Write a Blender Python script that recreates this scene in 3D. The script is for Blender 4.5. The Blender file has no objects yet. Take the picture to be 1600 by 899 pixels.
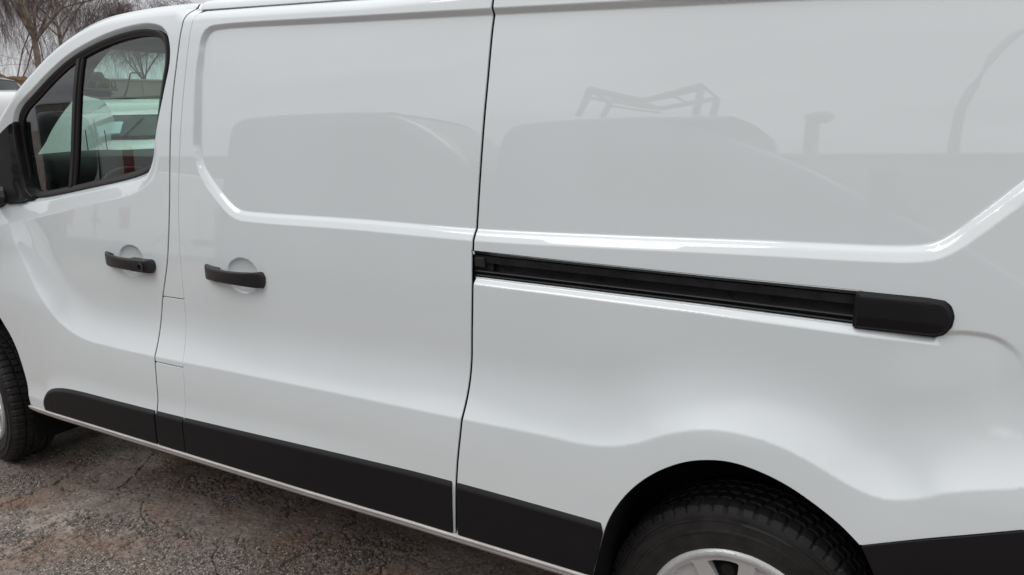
import bpy, math, random
import numpy as np
from mathutils import Vector, Matrix
from mathutils.geometry import delaunay_2d_cdt
random.seed(4); rng = np.random.default_rng(7)
scene = bpy.context.scene
COL = scene.collection
R = math.radians

# ------------------------------------------------------------------ camera, sky, sun, exposure
cam_d = bpy.data.cameras.new('camera'); cam = bpy.data.objects.new('camera', cam_d); COL.objects.link(cam)
cam_d.sensor_width = 36.0; cam_d.lens = 1144.95 / 1600 * 36.0; cam_d.clip_start = 0.05; cam_d.clip_end = 2000
_f = Vector((-0.49630495, 0.84090202, -0.21578968)); _r = Vector((0.86385941, 0.5030306, -0.02659187)); _u = Vector((-0.08618766, 0.19960963, 0.9760777))
M = Matrix((_r, _u, -_f)).transposed().to_4x4(); M.translation = Vector((3.81799886, -1.48587474, 1.52208698))
cam.matrix_world = M; scene.camera = cam
scene.view_settings.view_transform = 'Standard'; scene.view_settings.look = 'None'
scene.view_settings.exposure = 0.0; scene.view_settings.gamma = 1
try: scene.view_settings.use_curve_mapping = False
except Exception: pass
SUN_EL, SUN_AZ = R(48), R(215)
world = bpy.data.worlds.new('World'); scene.world = world; world.use_nodes = True
nt = world.node_tree; nt.nodes.clear()
def N(nt, t, **kw):
    n = nt.nodes.new(t)
    for k, v in kw.items(): setattr(n, k, v)
    return n
wo = N(nt, 'ShaderNodeOutputWorld'); bg = N(nt, 'ShaderNodeBackground'); bg.inputs[1].default_value = 0.1
sky = N(nt, 'ShaderNodeTexSky', sky_type='NISHITA'); sky.sun_disc = False; sky.sun_elevation = SUN_EL; sky.sun_rotation = SUN_AZ
sky.air_density = 1.0; sky.dust_density = 4.0
hs = N(nt, 'ShaderNodeHueSaturation'); hs.inputs['Saturation'].default_value = 0.12
nt.links.new(sky.outputs[0], hs.inputs['Color'])
tc = N(nt, 'ShaderNodeTexCoord'); sep = N(nt, 'ShaderNodeSeparateXYZ'); nt.links.new(tc.outputs['Generated'], sep.inputs[0])
rp = N(nt, 'ShaderNodeValToRGB'); cr = rp.color_ramp
cr.elements[0].position = 0.0; cr.elements[0].color = (0.245, 0.248, 0.262, 1)
cr.elements[1].position = 1.0; cr.elements[1].color = (0.84, 0.85, 0.855, 1)
for p_, c_ in ((0.10, (0.35, 0.354, 0.368, 1)), (0.35, (0.43, 0.436, 0.444, 1)), (0.6, (0.56, 0.566, 0.574, 1))):
    e = cr.elements.new(p_); e.color = c_
nt.links.new(sep.outputs[2], rp.inputs[0])
# flat projected cloud sheet: streaky stratus
mp = N(nt, 'ShaderNodeVectorMath', operation='DIVIDE'); mx = N(nt, 'ShaderNodeMath', operation='MAXIMUM'); mx.inputs[1].default_value = 0.0; ad = N(nt, 'ShaderNodeMath', operation='ADD'); ad.inputs[1].default_value = 0.14; nt.links.new(mx.outputs[0], ad.inputs[0])
nt.links.new(sep.outputs[2], mx.inputs[0]); cb = N(nt, 'ShaderNodeCombineXYZ')
for i in range(3): nt.links.new(ad.outputs[0], cb.inputs[i])
nt.links.new(tc.outputs['Generated'], mp.inputs[0]); nt.links.new(cb.outputs[0], mp.inputs[1])
mpp = N(nt, 'ShaderNodeMapping'); mpp.inputs['Scale'].default_value = (0.55, 1.3, 0.0); mpp.inputs['Rotation'].default_value = (0, 0, 0.35)
nt.links.new(mp.outputs[0], mpp.inputs[0])
nz = N(nt, 'ShaderNodeTexNoise'); nz.inputs['Scale'].default_value = 1.3; nz.inputs['Detail'].default_value = 5; nz.inputs['Roughness'].default_value = 0.55
nt.links.new(mpp.outputs[0], nz.inputs['Vector'])
mr = N(nt, 'ShaderNodeMapRange'); mr.inputs[1].default_value = 0.3; mr.inputs[2].default_value = 0.7; mr.inputs[3].default_value = 14.6; mr.inputs[4].default_value = 23.8
nt.links.new(nz.outputs[0], mr.inputs[0])
vm = N(nt, 'ShaderNodeVectorMath', operation='SCALE'); nt.links.new(rp.outputs[0], vm.inputs[0]); nt.links.new(mr.outputs[0], vm.inputs[3])
mixw = N(nt, 'ShaderNodeMix', data_type='RGBA'); mixw.inputs[0].default_value = 0.88
nt.links.new(hs.outputs[0], mixw.inputs[6]); nt.links.new(vm.outputs[0], mixw.inputs[7])
nt.links.new(mixw.outputs[2], bg.inputs[0]); nt.links.new(bg.outputs[0], wo.inputs[0])
sl = bpy.data.lights.new('sun', 'SUN'); sl.energy = 0.5; sl.angle = R(25); sl.color = (1, 0.97, 0.93)
so = bpy.data.objects.new('sun', sl); COL.objects.link(so)
_sd = Vector((math.sin(SUN_AZ) * math.cos(SUN_EL), math.cos(SUN_AZ) * math.cos(SUN_EL), math.sin(SUN_EL)))
so.rotation_euler = _sd.to_track_quat('Z', 'Y').to_euler(); so.location = (0, 0, 30)

# ------------------------------------------------------------------ materials
def mat(name, col, rough=0.5, spec=0.5, metal=0.0, coat=0.0, coat_r=0.03, coat_ior=1.5, noise=None, bump=None):
    m = bpy.data.materials.new(name); m.use_nodes = True; t = m.node_tree; b = t.nodes['Principled BSDF']
    b.inputs['Base Color'].default_value = (*col, 1); b.inputs['Roughness'].default_value = rough
    b.inputs['Specular IOR Level'].default_value = spec; b.inputs['Metallic'].default_value = metal
    b.inputs['Coat Weight'].default_value = coat; b.inputs['Coat Roughness'].default_value = coat_r; b.inputs['Coat IOR'].default_value = coat_ior
    tcn = N(t, 'ShaderNodeTexCoord')
    if noise:                                   # (scale, detail, low multiplier, high multiplier, roughness spread)
        n = N(t, 'ShaderNodeTexNoise'); n.inputs['Scale'].default_value = noise[0]; n.inputs['Detail'].default_value = noise[1]
        t.links.new(tcn.outputs['Object'], n.inputs['Vector'])
        r = N(t, 'ShaderNodeMapRange'); r.inputs[1].default_value = 0.3; r.inputs[2].default_value = 0.7
        r.inputs[3].default_value = noise[2]; r.inputs[4].default_value = noise[3]; t.links.new(n.outputs[0], r.inputs[0])
        v = N(t, 'ShaderNodeVectorMath', operation='SCALE'); v.inputs[0].default_value = col; t.links.new(r.outputs[0], v.inputs[3])
        t.links.new(v.outputs[0], b.inputs['Base Color'])
        if len(noise) > 4:
            r2 = N(t, 'ShaderNodeMapRange'); r2.inputs[1].default_value = 0.3; r2.inputs[2].default_value = 0.7
            r2.inputs[3].default_value = rough - noise[4]; r2.inputs[4].default_value = rough + noise[4]
            t.links.new(n.outputs[0], r2.inputs[0]); t.links.new(r2.outputs[0], b.inputs['Roughness'])
    if bump:                                    # (scale, strength, distance)
        n = N(t, 'ShaderNodeTexNoise'); n.inputs['Scale'].default_value = bump[0]; n.inputs['Detail'].default_value = 3
        t.links.new(tcn.outputs['Object'], n.inputs['Vector'])
        bp = N(t, 'ShaderNodeBump'); bp.inputs['Strength'].default_value = bump[1]; bp.inputs['Distance'].default_value = bump[2]
        t.links.new(n.outputs[0], bp.inputs['Height']); t.links.new(bp.outputs[0], b.inputs['Normal'])
        if coat: t.links.new(bp.outputs[0], b.inputs['Coat Normal'])
    return m
def glass(name, tint, ior=1.8, rough=0.0, gloss=1.0):
    m = bpy.data.materials.new(name); m.use_nodes = True; t = m.node_tree; t.nodes.clear()
    o = N(t, 'ShaderNodeOutputMaterial'); tr = N(t, 'ShaderNodeBsdfTransparent'); tr.inputs[0].default_value = (*tint, 1)
    g = N(t, 'ShaderNodeBsdfGlossy'); g.inputs['Roughness'].default_value = rough; g.inputs[0].default_value = (gloss, gloss, gloss, 1)
    fr = N(t, 'ShaderNodeFresnel'); fr.inputs[0].default_value = ior; mx_ = N(t, 'ShaderNodeMixShader')
    t.links.new(fr.outputs[0], mx_.inputs[0]); t.links.new(tr.outputs[0], mx_.inputs[1]); t.links.new(g.outputs[0], mx_.inputs[2]); t.links.new(mx_.outputs[0], o.inputs[0])
    return m
PAINT = mat('white_paint', (0.765, 0.808, 0.826), 0.45, 0.2, coat=1.0, coat_r=0.009, coat_ior=1.85, noise=(2.2, 6, 0.975, 1.012), bump=(9.0, 0.03, 0.002))
SILLM = mat('shade_toned_white_paint', (0.56, 0.535, 0.52), 0.45, 0.3, coat=.5, noise=(7, 5, .80, 1.12))  # shade of the downturned sill put into the base colour; noise adds mild dirt
# road film: the coat is duller low on the body, where spray and dust settle
t_ = PAINT.node_tree; b_ = t_.nodes['Principled BSDF']; tcn_ = N(t_, 'ShaderNodeTexCoord'); sp_ = N(t_, 'ShaderNodeSeparateXYZ'); t_.links.new(tcn_.outputs['Object'], sp_.inputs[0])
mr_ = N(t_, 'ShaderNodeMapRange'); mr_.interpolation_type = 'SMOOTHSTEP'; mr_.inputs[1].default_value = .92; mr_.inputs[2].default_value = 1.22; mr_.inputs[3].default_value = .17; mr_.inputs[4].default_value = .009
t_.links.new(sp_.outputs[2], mr_.inputs[0]); t_.links.new(mr_.outputs[0], b_.inputs['Coat Roughness'])
PAINT_IN = mat('white_paint_inner', (0.62, 0.62, 0.61), 0.5)
PLASTIC = mat('black_textured_plastic', (0.0075, 0.0068, 0.0085), 0.5, 0.27, noise=(6, 5, 0.85, 1.2, 0.06), bump=(900, 0.25, 0.0004))
PLASTIC2 = mat('dark_grey_plastic', (0.018, 0.0168, 0.0175), 0.42, 0.5, noise=(40, 4, 0.85, 1.15), bump=(700, 0.2, 0.0004))
RAILM = mat('satin_black_metal', (0.018, 0.0175, 0.019), 0.3, 0.5, noise=(20, 4, 0.8, 1.3, 0.08))
RUBBER = mat('rubber_seal', (0.018, 0.016, 0.016), 0.55, 0.45)
BLACK = mat('underside_black', (0.006, 0.006, 0.006), 0.9, 0.2)
TYRE = mat('tyre_rubber', (0.021, 0.0200, 0.0200), 0.62, 0.35, noise=(22, 6, 0.7, 1.6, 0.1), bump=(260, 0.35, 0.0008))
SILVER = mat('silver_wheel_paint', (0.60, 0.60, 0.61), 0.34, 0.5, metal=0.15, coat=0.5, noise=(14, 5, 0.93, 1.04))
GLASS = glass('tinted_window_glass', (0.74, 0.90, 0.84))
WSGLASS = glass('windscreen_glass', (0.76, 0.93, 0.86))
TRIM = mat('grey_interior_trim', (0.28, 0.30, 0.33), 0.7, noise=(30, 3, 0.92, 1.08))
DASH = mat('black_dashboard', (0.012, 0.012, 0.013), 0.6, 0.4, noise=(60, 3, 0.8, 1.2))
CLOTH = mat('dark_seat_cloth', (0.03, 0.03, 0.033), 0.9, 0.2, noise=(80, 3, 0.7, 1.3))
LAMPW = mat('clear_lamp_lens', (0.55, 0.57, 0.6), 0.1, 0.5, coat=1.0)
LAMPR = mat('red_lamp_lens', (0.30, 0.01, 0.015), 0.15, 0.5, coat=1.0)
DARKGL = mat('dark_vehicle_glass', (0.035, 0.043, 0.043), 0.35, 0.25, coat=0.0, noise=(2.2, 3, 0.4, 1.7))
CHROME = mat('chrome_emblem', (0.12, 0.12, 0.13), 0.2, metal=0.8)
PAPER = mat('pale_paper', (0.55, 0.68, 0.72), 0.8)

# ------------------------------------------------------------------ helpers
def link(name, me, m=None, parent=None):
    o = bpy.data.objects.new(name, me); COL.objects.link(o)
    if m is not None and me is not None: me.materials.append(m)
    if parent is not None: o.parent = parent
    return o
def empty(name, loc=(0, 0, 0), rz=0.0, parent=None):
    o = bpy.data.objects.new(name, None); COL.objects.link(o); o.location = loc; o.rotation_euler = (0, 0, rz)
    o.empty_display_size = 0.2
    if parent is not None: o.parent = parent
    return o
def tag(o, label=None, cat=None, group=None, kind=None):
    if label: o['label'] = label
    if cat: o['category'] = cat
    if group: o['group'] = group
    if kind: o['kind'] = kind
    return o
def mesh(name, V, F, m=None, parent=None, smooth=True, angle=None):
    me = bpy.data.meshes.new(name); me.from_pydata([tuple(map(float, v)) for v in V], [], [tuple(int(i) for i in f) for f in F]); me.update()
    if smooth: me.shade_smooth()
    if smooth and angle: me.set_sharp_from_angle(angle=R(angle))
    return link(name, me, m, parent)
def loft(rows, closed_u=False, closed_v=False, caps=False):
    """rows: list of lists of 3D points, same length"""
    n = len(rows); k = len(rows[0]); V = [p for r in rows for p in r]; F = []
    for i in range(n if closed_v else n - 1):
        i2 = (i + 1) % n
        for j in range(k if closed_u else k - 1):
            j2 = (j + 1) % k; F.append((i * k + j, i * k + j2, i2 * k + j2, i2 * k + j))
    if caps: F.append(tuple(range(k - 1, -1, -1))); F.append(tuple((n - 1) * k + j for j in range(k)))
    return V, F
class MB:
    def __init__(s): s.V = []; s.F = []
    def add(s, V, F):
        b = len(s.V); s.V += [tuple(v) for v in V]; s.F += [tuple(b + i for i in f) for f in F]; return s
    def box(s, c, d, rz=0.0, bev=0.0):
        hx, hy, hz = d[0] / 2, d[1] / 2, d[2] / 2; ca, sa = math.cos(rz), math.sin(rz)
        if bev <= 0: ring = [(-hx, -hy), (hx, -hy), (hx, hy), (-hx, hy)]; lv = [(-hz, 0), (hz, 0)]
        else:
            q = min(bev, hx * .9, hy * .9, hz * .9); ring = [(-hx + q, -hy), (hx - q, -hy), (hx, -hy + q), (hx, hy - q), (hx - q, hy), (-hx + q, hy), (-hx, hy - q), (-hx, -hy + q)]
            lv = [(-hz, q), (-hz + q, 0), (hz - q, 0), (hz, q)]
        rows = []
        for z, q2 in lv:
            rows.append([(c[0] + ca * x * (1 - q2 / hx) - sa * y * (1 - q2 / hy), c[1] + sa * x * (1 - q2 / hx) + ca * y * (1 - q2 / hy), c[2] + z) for x, y in ring])
        V, F = loft(rows, closed_u=True, caps=True); return s.add(V, F)
    def tube(s, pts, rad, n=6):
        pts = [Vector(p) for p in pts]; rows = []
        for i, p in enumerate(pts):
            d = (pts[min(i + 1, len(pts) - 1)] - pts[max(i - 1, 0)]).normalized()
            a = d.orthogonal().normalized() if abs(d.z) > .9 else d.cross(Vector((0, 0, 1))).normalized(); b = d.cross(a)
            r = rad[i] if isinstance(rad, (list, tuple)) else rad
            rows.append([p + (a * math.cos(2 * math.pi * k / n) + b * math.sin(2 * math.pi * k / n)) * r for k in range(n)])
        V, F = loft(rows, closed_u=True, caps=True); return s.add(V, F)
    def build(s, name, m=None, parent=None, smooth=True, angle=35): return mesh(name, s.V, s.F, m, parent, smooth, angle)

def resample(P, step, closed=False):
    P = np.asarray(P, float)
    if closed: P = np.vstack([P, P[:1]])
    L = np.r_[0, np.cumsum(np.hypot(*np.diff(P, axis=0).T))]; n = max(2, int(round(L[-1] / step)) + 1)
    t = np.linspace(0, L[-1], n); Q = np.stack([np.interp(t, L, P[:, 0]), np.interp(t, L, P[:, 1])], 1)
    return Q[:-1] if closed else Q
def spline(P, closed=False, n=10):
    P = [np.asarray(p, float) for p in P]; m = len(P); out = []
    for i in range(m if closed else m - 1):
        if closed: p0, p1, p2, p3 = P[i - 1], P[i], P[(i + 1) % m], P[(i + 2) % m]
        else: p0, p1, p2, p3 = P[max(i - 1, 0)], P[i], P[i + 1], P[min(i + 2, m - 1)]
        # centripetal Catmull-Rom
        t0 = 0; t1 = t0 + max(1e-6, np.linalg.norm(p1 - p0)) ** .5; t2 = t1 + max(1e-6, np.linalg.norm(p2 - p1)) ** .5; t3 = t2 + max(1e-6, np.linalg.norm(p3 - p2)) ** .5
        for k in range(n):
            t = t1 + (t2 - t1) * k / n
            A1 = (t1 - t) / (t1 - t0) * p0 + (t - t0) / (t1 - t0) * p1 if np.linalg.norm(p1 - p0) > 1e-9 else p1
            A2 = (t2 - t) / (t2 - t1) * p1 + (t - t1) / (t2 - t1) * p2
            A3 = (t3 - t) / (t3 - t2) * p2 + (t - t2) / (t3 - t2) * p3 if np.linalg.norm(p3 - p2) > 1e-9 else p2
            B1 = (t2 - t) / (t2 - t0) * A1 + (t - t0) / (t2 - t0) * A2; B2 = (t3 - t) / (t3 - t1) * A2 + (t - t1) / (t3 - t1) * A3
            out.append((t2 - t) / (t2 - t1) * B1 + (t - t1) / (t2 - t1) * B2)
    if not closed: out.append(P[-1])
    return np.array(out)
def pdist(x, z, P, closed=False):
    P = np.asarray(P, float); A = P if closed else P[:-1]; B = np.roll(P, -1, 0) if closed else P[1:]
    x = np.ravel(x); z = np.ravel(z); best = np.full(x.shape, 1e9)
    for s in range(0, len(x), 20000):
        X = x[s:s + 20000, None]; Z = z[s:s + 20000, None]
        dx = B[:, 0] - A[:, 0]; dz = B[:, 1] - A[:, 1]; L = dx * dx + dz * dz + 1e-18
        t = np.clip(((X - A[:, 0]) * dx + (Z - A[:, 1]) * dz) / L, 0, 1)
        best[s:s + 20000] = np.sqrt(((X - A[:, 0] - t * dx) ** 2 + (Z - A[:, 1] - t * dz) ** 2).min(1))
    return best
def inside(x, z, P):
    P = np.asarray(P, float); x = np.ravel(x); z = np.ravel(z); r = np.zeros(x.shape, bool)
    for (x1, z1), (x2, z2) in zip(P, np.roll(P, -1, 0)):
        if z1 == z2: continue
        c = ((z1 > z) != (z2 > z)) & (x < (x2 - x1) * (z - z1) / (z2 - z1) + x1); r ^= c
    return r
def sdist(x, z, P):                         # positive inside
    d = pdist(x, z, P, True); return np.where(inside(x, z, P), d, -d)
def ss(t): t = np.clip(t, 0, 1); return t * t * (3 - 2 * t)
def area(P): P = np.asarray(P); return 0.5 * np.sum(P[:, 0] * np.roll(P[:, 1], -1) - np.roll(P[:, 0], -1) * P[:, 1])
def offset(P, d):                           # outward offset of a ccw closed polygon
    P = np.asarray(P, float); t = np.roll(P, -1, 0) - np.roll(P, 1, 0); t /= np.linalg.norm(t, axis=1)[:, None] + 1e-12
    return P + d * np.stack([t[:, 1], -t[:, 0]], 1)
def pnorm(P):
    t = np.roll(P, -1, 0) - np.roll(P, 1, 0); t /= np.linalg.norm(t, axis=1)[:, None] + 1e-12
    return np.stack([t[:, 1], -t[:, 0]], 1)
def rcorner(P, r, n=5):                     # round every corner of a closed polygon
    P = [np.asarray(p, float) for p in P]; out = []
    for i, p in enumerate(P):
        a, b = P[i - 1] - p, P[(i + 1) % len(P)] - p; la, lb = np.linalg.norm(a), np.linalg.norm(b); q = min(r, la * .45, lb * .45)
        s, e = p + a / la * q, p + b / lb * q
        if abs(np.dot(a, b) / la / lb) > 0.985: out.append(p); continue
        for k in range(n + 1): t = k / n; out.append((1 - t) ** 2 * s + 2 * t * (1 - t) * p + t * t * e)
    return np.array(out)

# ------------------------------------------------------------------ side surface of the van  y = S(x, z)   (x rearwards, z up, camera side is -y)
TZ = [0, .3, .9, 1.0, 1.113, 1.2, 1.325, 1.438, 1.55, 1.678, 1.758, 1.836, 1.90, 1.95, 2.05]
TY = [0.045, 0.044, 0.046, 0.049, 0.055, 0.062, 0.073, 0.083, 0.093, 0.106, 0.116, 0.128, 0.145, 0.165, 0.235]
_tz = np.linspace(0, 2.05, 830); _k = np.exp(-np.linspace(-2.2, 2.2, 37) ** 2); _k /= _k.sum()
_ty = np.convolve(np.pad(np.interp(_tz, TZ, TY), 18, mode='edge'), _k, mode='valid')
CREASE = spline([(.573, 1.147), (.625, 1.083), (.68, 1.015), (.74, .943), (.808, .880), (.885, .824), (.985, .786), (1.085, .769), (1.25, .764), (1.6, .764), (2.2, .768), (2.78, .771),
                 (3.04, .773), (3.13, .772), (3.205, .783), (3.263, .803), (3.335, .839), (3.405, .863), (3.47, .871), (3.53, .868), (3.59, .855), (3.65, .831), (3.705, .806), (3.75, .793), (3.79, .793), (3.83, .806), (3.875, .829), (3.925, .847), (3.97, .860), (4.03, .885), (4.09, .93), (4.13, 1.0), (4.15, 1.09)], n=8)
BOWL = np.vstack([CREASE, [(4.16, 1.3), (4.17, 2.4), (.30, 2.4), (.40, 1.6), (.45, 1.4), (.51, 1.25)]])
RECESS = spline([(1.8098, 1.8379), (2.3929, 1.8102), (2.8245, 1.7875), (3.4177, 1.7548), (3.8993, 1.7291), (4.0579, 1.7163), (4.0977, 1.6886), (4.1081, 1.5995), (4.0588, 1.5200), (3.9407, 1.4043), (3.8719, 1.3363), (3.8380, 1.3042), (3.8120, 1.2872), (3.7800, 1.2802), (3.7371, 1.2772),
                 (3.4813, 1.2742), (3.1745, 1.2692), (2.8007, 1.2662), (2.3921, 1.2752), (1.9515, 1.2802), (1.9067, 1.2842), (1.8739, 1.2972), (1.8345, 1.3253), (1.7696, 1.3833), (1.7437, 1.4123), (1.7288, 1.4403), (1.7254, 1.4752), (1.7367, 1.6193), (1.7536, 1.7726), (1.7590, 1.8033), (1.7732, 1.8260), (1.7901, 1.8349)], closed=True, n=6)
BELT = spline([(.30, 1.155), (.516, 1.185), (0.7386, 1.2181), (1.1373, 1.2842), (1.3924, 1.3313), (1.5053, 1.3853)], n=6)
WIN = spline([(1.5770, 1.7568), (1.5777, 1.8003), (1.5653, 1.8349), (1.5380, 1.8558), (1.4951, 1.8677), (1.4385, 1.8737), (1.3020, 1.8667), (1.1610, 1.8438), (1.0102, 1.8033), (0.8904, 1.7548), (0.7506, 1.6886), (0.6414, 1.6391), (0.5923, 1.5995), (0.5713, 1.5498), (0.5633, 1.4802), (0.5662, 1.4003), (0.5777, 1.3353), (0.5974, 1.3042), (0.6310, 1.2912), (0.7140, 1.2942), (0.8333, 1.3072), (1.0531, 1.3373), (1.2721, 1.3683), (1.3859, 1.3923), (1.4316, 1.4123), (1.4600, 1.4473), (1.4807, 1.5001), (1.5185, 1.6025), (1.5540, 1.6906)], closed=True, n=5)
if area(WIN) < 0: WIN = WIN[::-1]
APIL = spline([(-0.1192, 1.2201), (0.0658, 1.3403), (0.2125, 1.4502), (0.3740, 1.5697), (0.4812, 1.6451), (0.6743, 1.7538), (0.8452, 1.8399), (0.9910, 1.8966), (1.1444, 1.9342), (1.3524, 1.9461), (1.5803, 1.9422), (1.7092, 1.9342)], n=6)
RAIL_TOP = [(2.787, 1.211), (3.066, 1.2025), (3.388, 1.194), (3.687, 1.188), (3.811, 1.186)]
RAIL_BOT = [(3.828, 1.112), (3.687, 1.1155), (3.391, 1.1255), (3.066, 1.1335), (2.789, 1.140)]
RAIL_END = [(3.837, 1.183), (3.850, 1.172), (3.856, 1.154), (3.853, 1.133), (3.843, 1.118)]
SLOT = np.vstack([RAIL_TOP, RAIL_END, RAIL_BOT])[::-1]
LIP = spline([(3.80, 1.118), (3.848, 1.127), (3.888, 1.130), (3.923, 1.126), (3.950, 1.112), (3.972, 1.088), (3.985, 1.05)], n=6)
RGAP = spline([(2.8349, 1.9461), (2.8357, 1.8329), (2.8272, 1.7479), (2.8196, 1.6490), (2.8107, 1.5498), (2.8023, 1.4393), (2.7953, 1.3273), (2.7902, 1.2201), (2.789, 1.115), (2.786, .996), (2.783, .900), (2.779, .810), (2.773, .73), (2.765, .65), (2.761, .58), (2.757, .44)], n=6)
FGAP = spline([(1.6675, 1.9461), (1.6579, 1.8966), (1.6482, 1.8458), (1.6292, 1.7469), (1.6068, 1.6471), (1.5895, 1.5449), (1.5772, 1.4403), (1.5682, 1.3343), (1.5591, 1.2491), (1.548, 1.165), (1.535, 1.095), (1.513, 1.026), (1.489, .956), (1.475, .887), (1.472, .821), (1.476, .757), (1.481, .70), (1.484, .622), (1.483, .527), (1.482, .44)], n=6)
SGAP = spline([(1.7171, 1.9382), (1.7094, 1.8966), (1.7003, 1.8617), (1.6796, 1.7440), (1.6565, 1.6243), (1.6361, 1.5021), (1.6208, 1.3783), (1.6116, 1.2722), (1.608, 1.165), (1.608, 1.1), (1.6095, 1.034), (1.610, .979), (1.611, .923), (1.615, .857), (1.622, .794), (1.630, .75), (1.636, .69), (1.637, .60), (1.635, .51), (1.634, .43)], n=6)
MTOP = spline([(.742, .499), (.765, .524), (.80, .544), (.85, .558), (.92, .5665), (1.0, .570), (1.239, .572), (1.491, .575), (1.646, .578), (2.275, .594), (2.76, .600), (3.20, .594)], n=6)
CUP1, CUP2 = (1.330, 1.086), (1.914, 1.078)
def gx(G, z): o = np.argsort(G[:, 1]); return np.interp(z, G[o, 1], G[o, 0])
def S(x, z, raw=False):
    shp = np.shape(x); x = np.ravel(np.asarray(x, float)); z = np.ravel(np.asarray(z, float))
    y = np.interp(z, _tz, _ty)
    # lower bulge below the swage line
    m = z < 1.45; b = np.zeros_like(x)
    if m.any():
        s = sdist(x[m], z[m], BOWL)
        g = np.where(s >= 0, .046 * np.clip(1 - s / .175, 0, 1) ** 2, .046 + .024 * (1 - np.exp(np.minimum(s, 0) / .16)))
        wr = ss((x[m] - 3.62) / .25); wl = 1 - ss((x[m] - 1.0) / .5); zz_ = z[m]
        A = 1 - .72 * ss((zz_ - .84) / .28) - .28 * ss((zz_ - 1.08) / .26); Ar = 1 - .88 * ss((zz_ - .80) / .42); Al = 1 - .45 * ss((zz_ - .84) / .32) - .55 * ss((zz_ - 1.10) / .26)
        A = A * (1 - wr) * (1 - wl) + Ar * wr + Al * wl
        b[m] = g * A
    y = y - b
    # faint upper crown between belt and rail, and the soft ledge above the black moulding
    lm = z < .70
    if lm.any():
        d = np.maximum(z[lm] - np.interp(x[lm], MTOP[:, 0], MTOP[:, 1]), -.014); w = np.interp(x[lm], [.6, .8, 2.2, 2.6], [.6, 1, .7, .1])
        y[lm] -= .007 * w * np.clip(1 - d / .055, 0, 1.3) ** 2
    # pressed upper panel
    m = (z > 1.18) & (x > 1.62) & (x < 4.3)
    if m.any():
        s = -sdist(x[m], z[m], RECESS); w = np.interp(z[m], [1.36, 1.47, 1.6, 1.8], [.031, .013, .014, .016]); w = w + .011 * (1 - ss((x[m] - 1.735) / .04)) * ss((1.80 - z[m]) / .12) * ss((z[m] - 1.44) / .05); t = np.clip(s / w, 0, 1)
        prof = np.where(z[m] < 1.42, np.interp(t, [0, .08, .36, .5, .92, 1.0], [1, .95, .52, .38, .03, 0]), np.interp(t, [0, .12, .88, 1.0], [1, .94, .06, 0])); y[m] += .0145 * prof
        # fillet softening
    # window surround: dropped shoulder under the glass and a bevel all round
    m = (x < 1.71) & (z > 1.1)
    if m.any():
        xm, zm = x[m], z[m]
        dz = zm - np.interp(xm, BELT[:, 0], BELT[:, 1]); fx = 1 - ss((xm - 1.40) / .12)
        fz = 1 - ss((zm - 1.46) / .30)
        y[m] += .34 * np.clip(dz, 0, .085) * fx * fz
        dw = -sdist(xm, zm, WIN); y[m] += np.where(dw > -.03, .017 * np.clip(1 - np.maximum(dw, 0) / .018, 0, 1), 0)
        da = pdist(xm, zm, APIL); y[m] += .030 * np.clip(1 - da / .040, 0, 1) ** 2 * (1 - ss((xm - 1.585) / .11))
    # top edge of the whole side rolls in to the roof
    m = (x >= 1.60) & (z > 1.7)
    if m.any():
        zt = np.interp(x[m], [1.69, 2.414, 5.0], [1.906, 1.867, 1.797]); y[m] += .020 * np.clip(1 - (zt - z[m]) / .03, 0, 1.5) ** 2 * ss((x[m] - 1.60) / .09)
    # rail: rolled lower lip; stamped edge that continues behind the rail end
    m = (x > 2.7) & (z > .95) & (z < 1.2)
    if m.any():
        xm, zm = x[m], z[m]; d = pdist(xm, zm, RAIL_BOT[1:] if False else RAIL_BOT)
        y[m] += np.where((xm < 3.83) & (xm > 2.7875), .013 * np.clip(1 - d / .0155, 0, 1) ** 1.1, 0) * (zm < 1.15)
        dl = pdist(xm, zm, LIP); zl = np.interp(xm, LIP[:, 0], LIP[:, 1]); below = (zm < zl) & (xm < 3.985)
        fade = ss((xm - 3.70) / .12)
        y[m] += np.where(below, .0065 * np.clip(dl / .009, 0, 1) * np.clip(1 - (dl - .009) / .11, 0, 1) ** 1.5, 0) * fade * (1 - ss((xm - 3.93) / .055))
    # finger cups behind the handles
    for cx, cz in (CUP1, CUP2):
        r = np.hypot((x - cx) / .073, (z - cz) / .056); y += .015 * np.sqrt(np.clip(1 - r ** 2, 0, 1)) * (r < 1)
    # plan curvature at nose and tail
    y += .40 * np.clip((-.25 - x) / .72, 0, 2) ** 2.6 + .06 * np.clip((x - 4.0) / .55, 0, 2) ** 2
    return y.reshape(shp)
def Snorm(x, z, e=.0012):
    sx = (S(x + e, z) - S(x - e, z)) / (2 * e); sz = (S(x, z + e) - S(x, z - e)) / (2 * e)
    n = np.stack([sx, -np.ones_like(sx), sz], 1); return n / np.linalg.norm(n, axis=1)[:, None]

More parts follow.
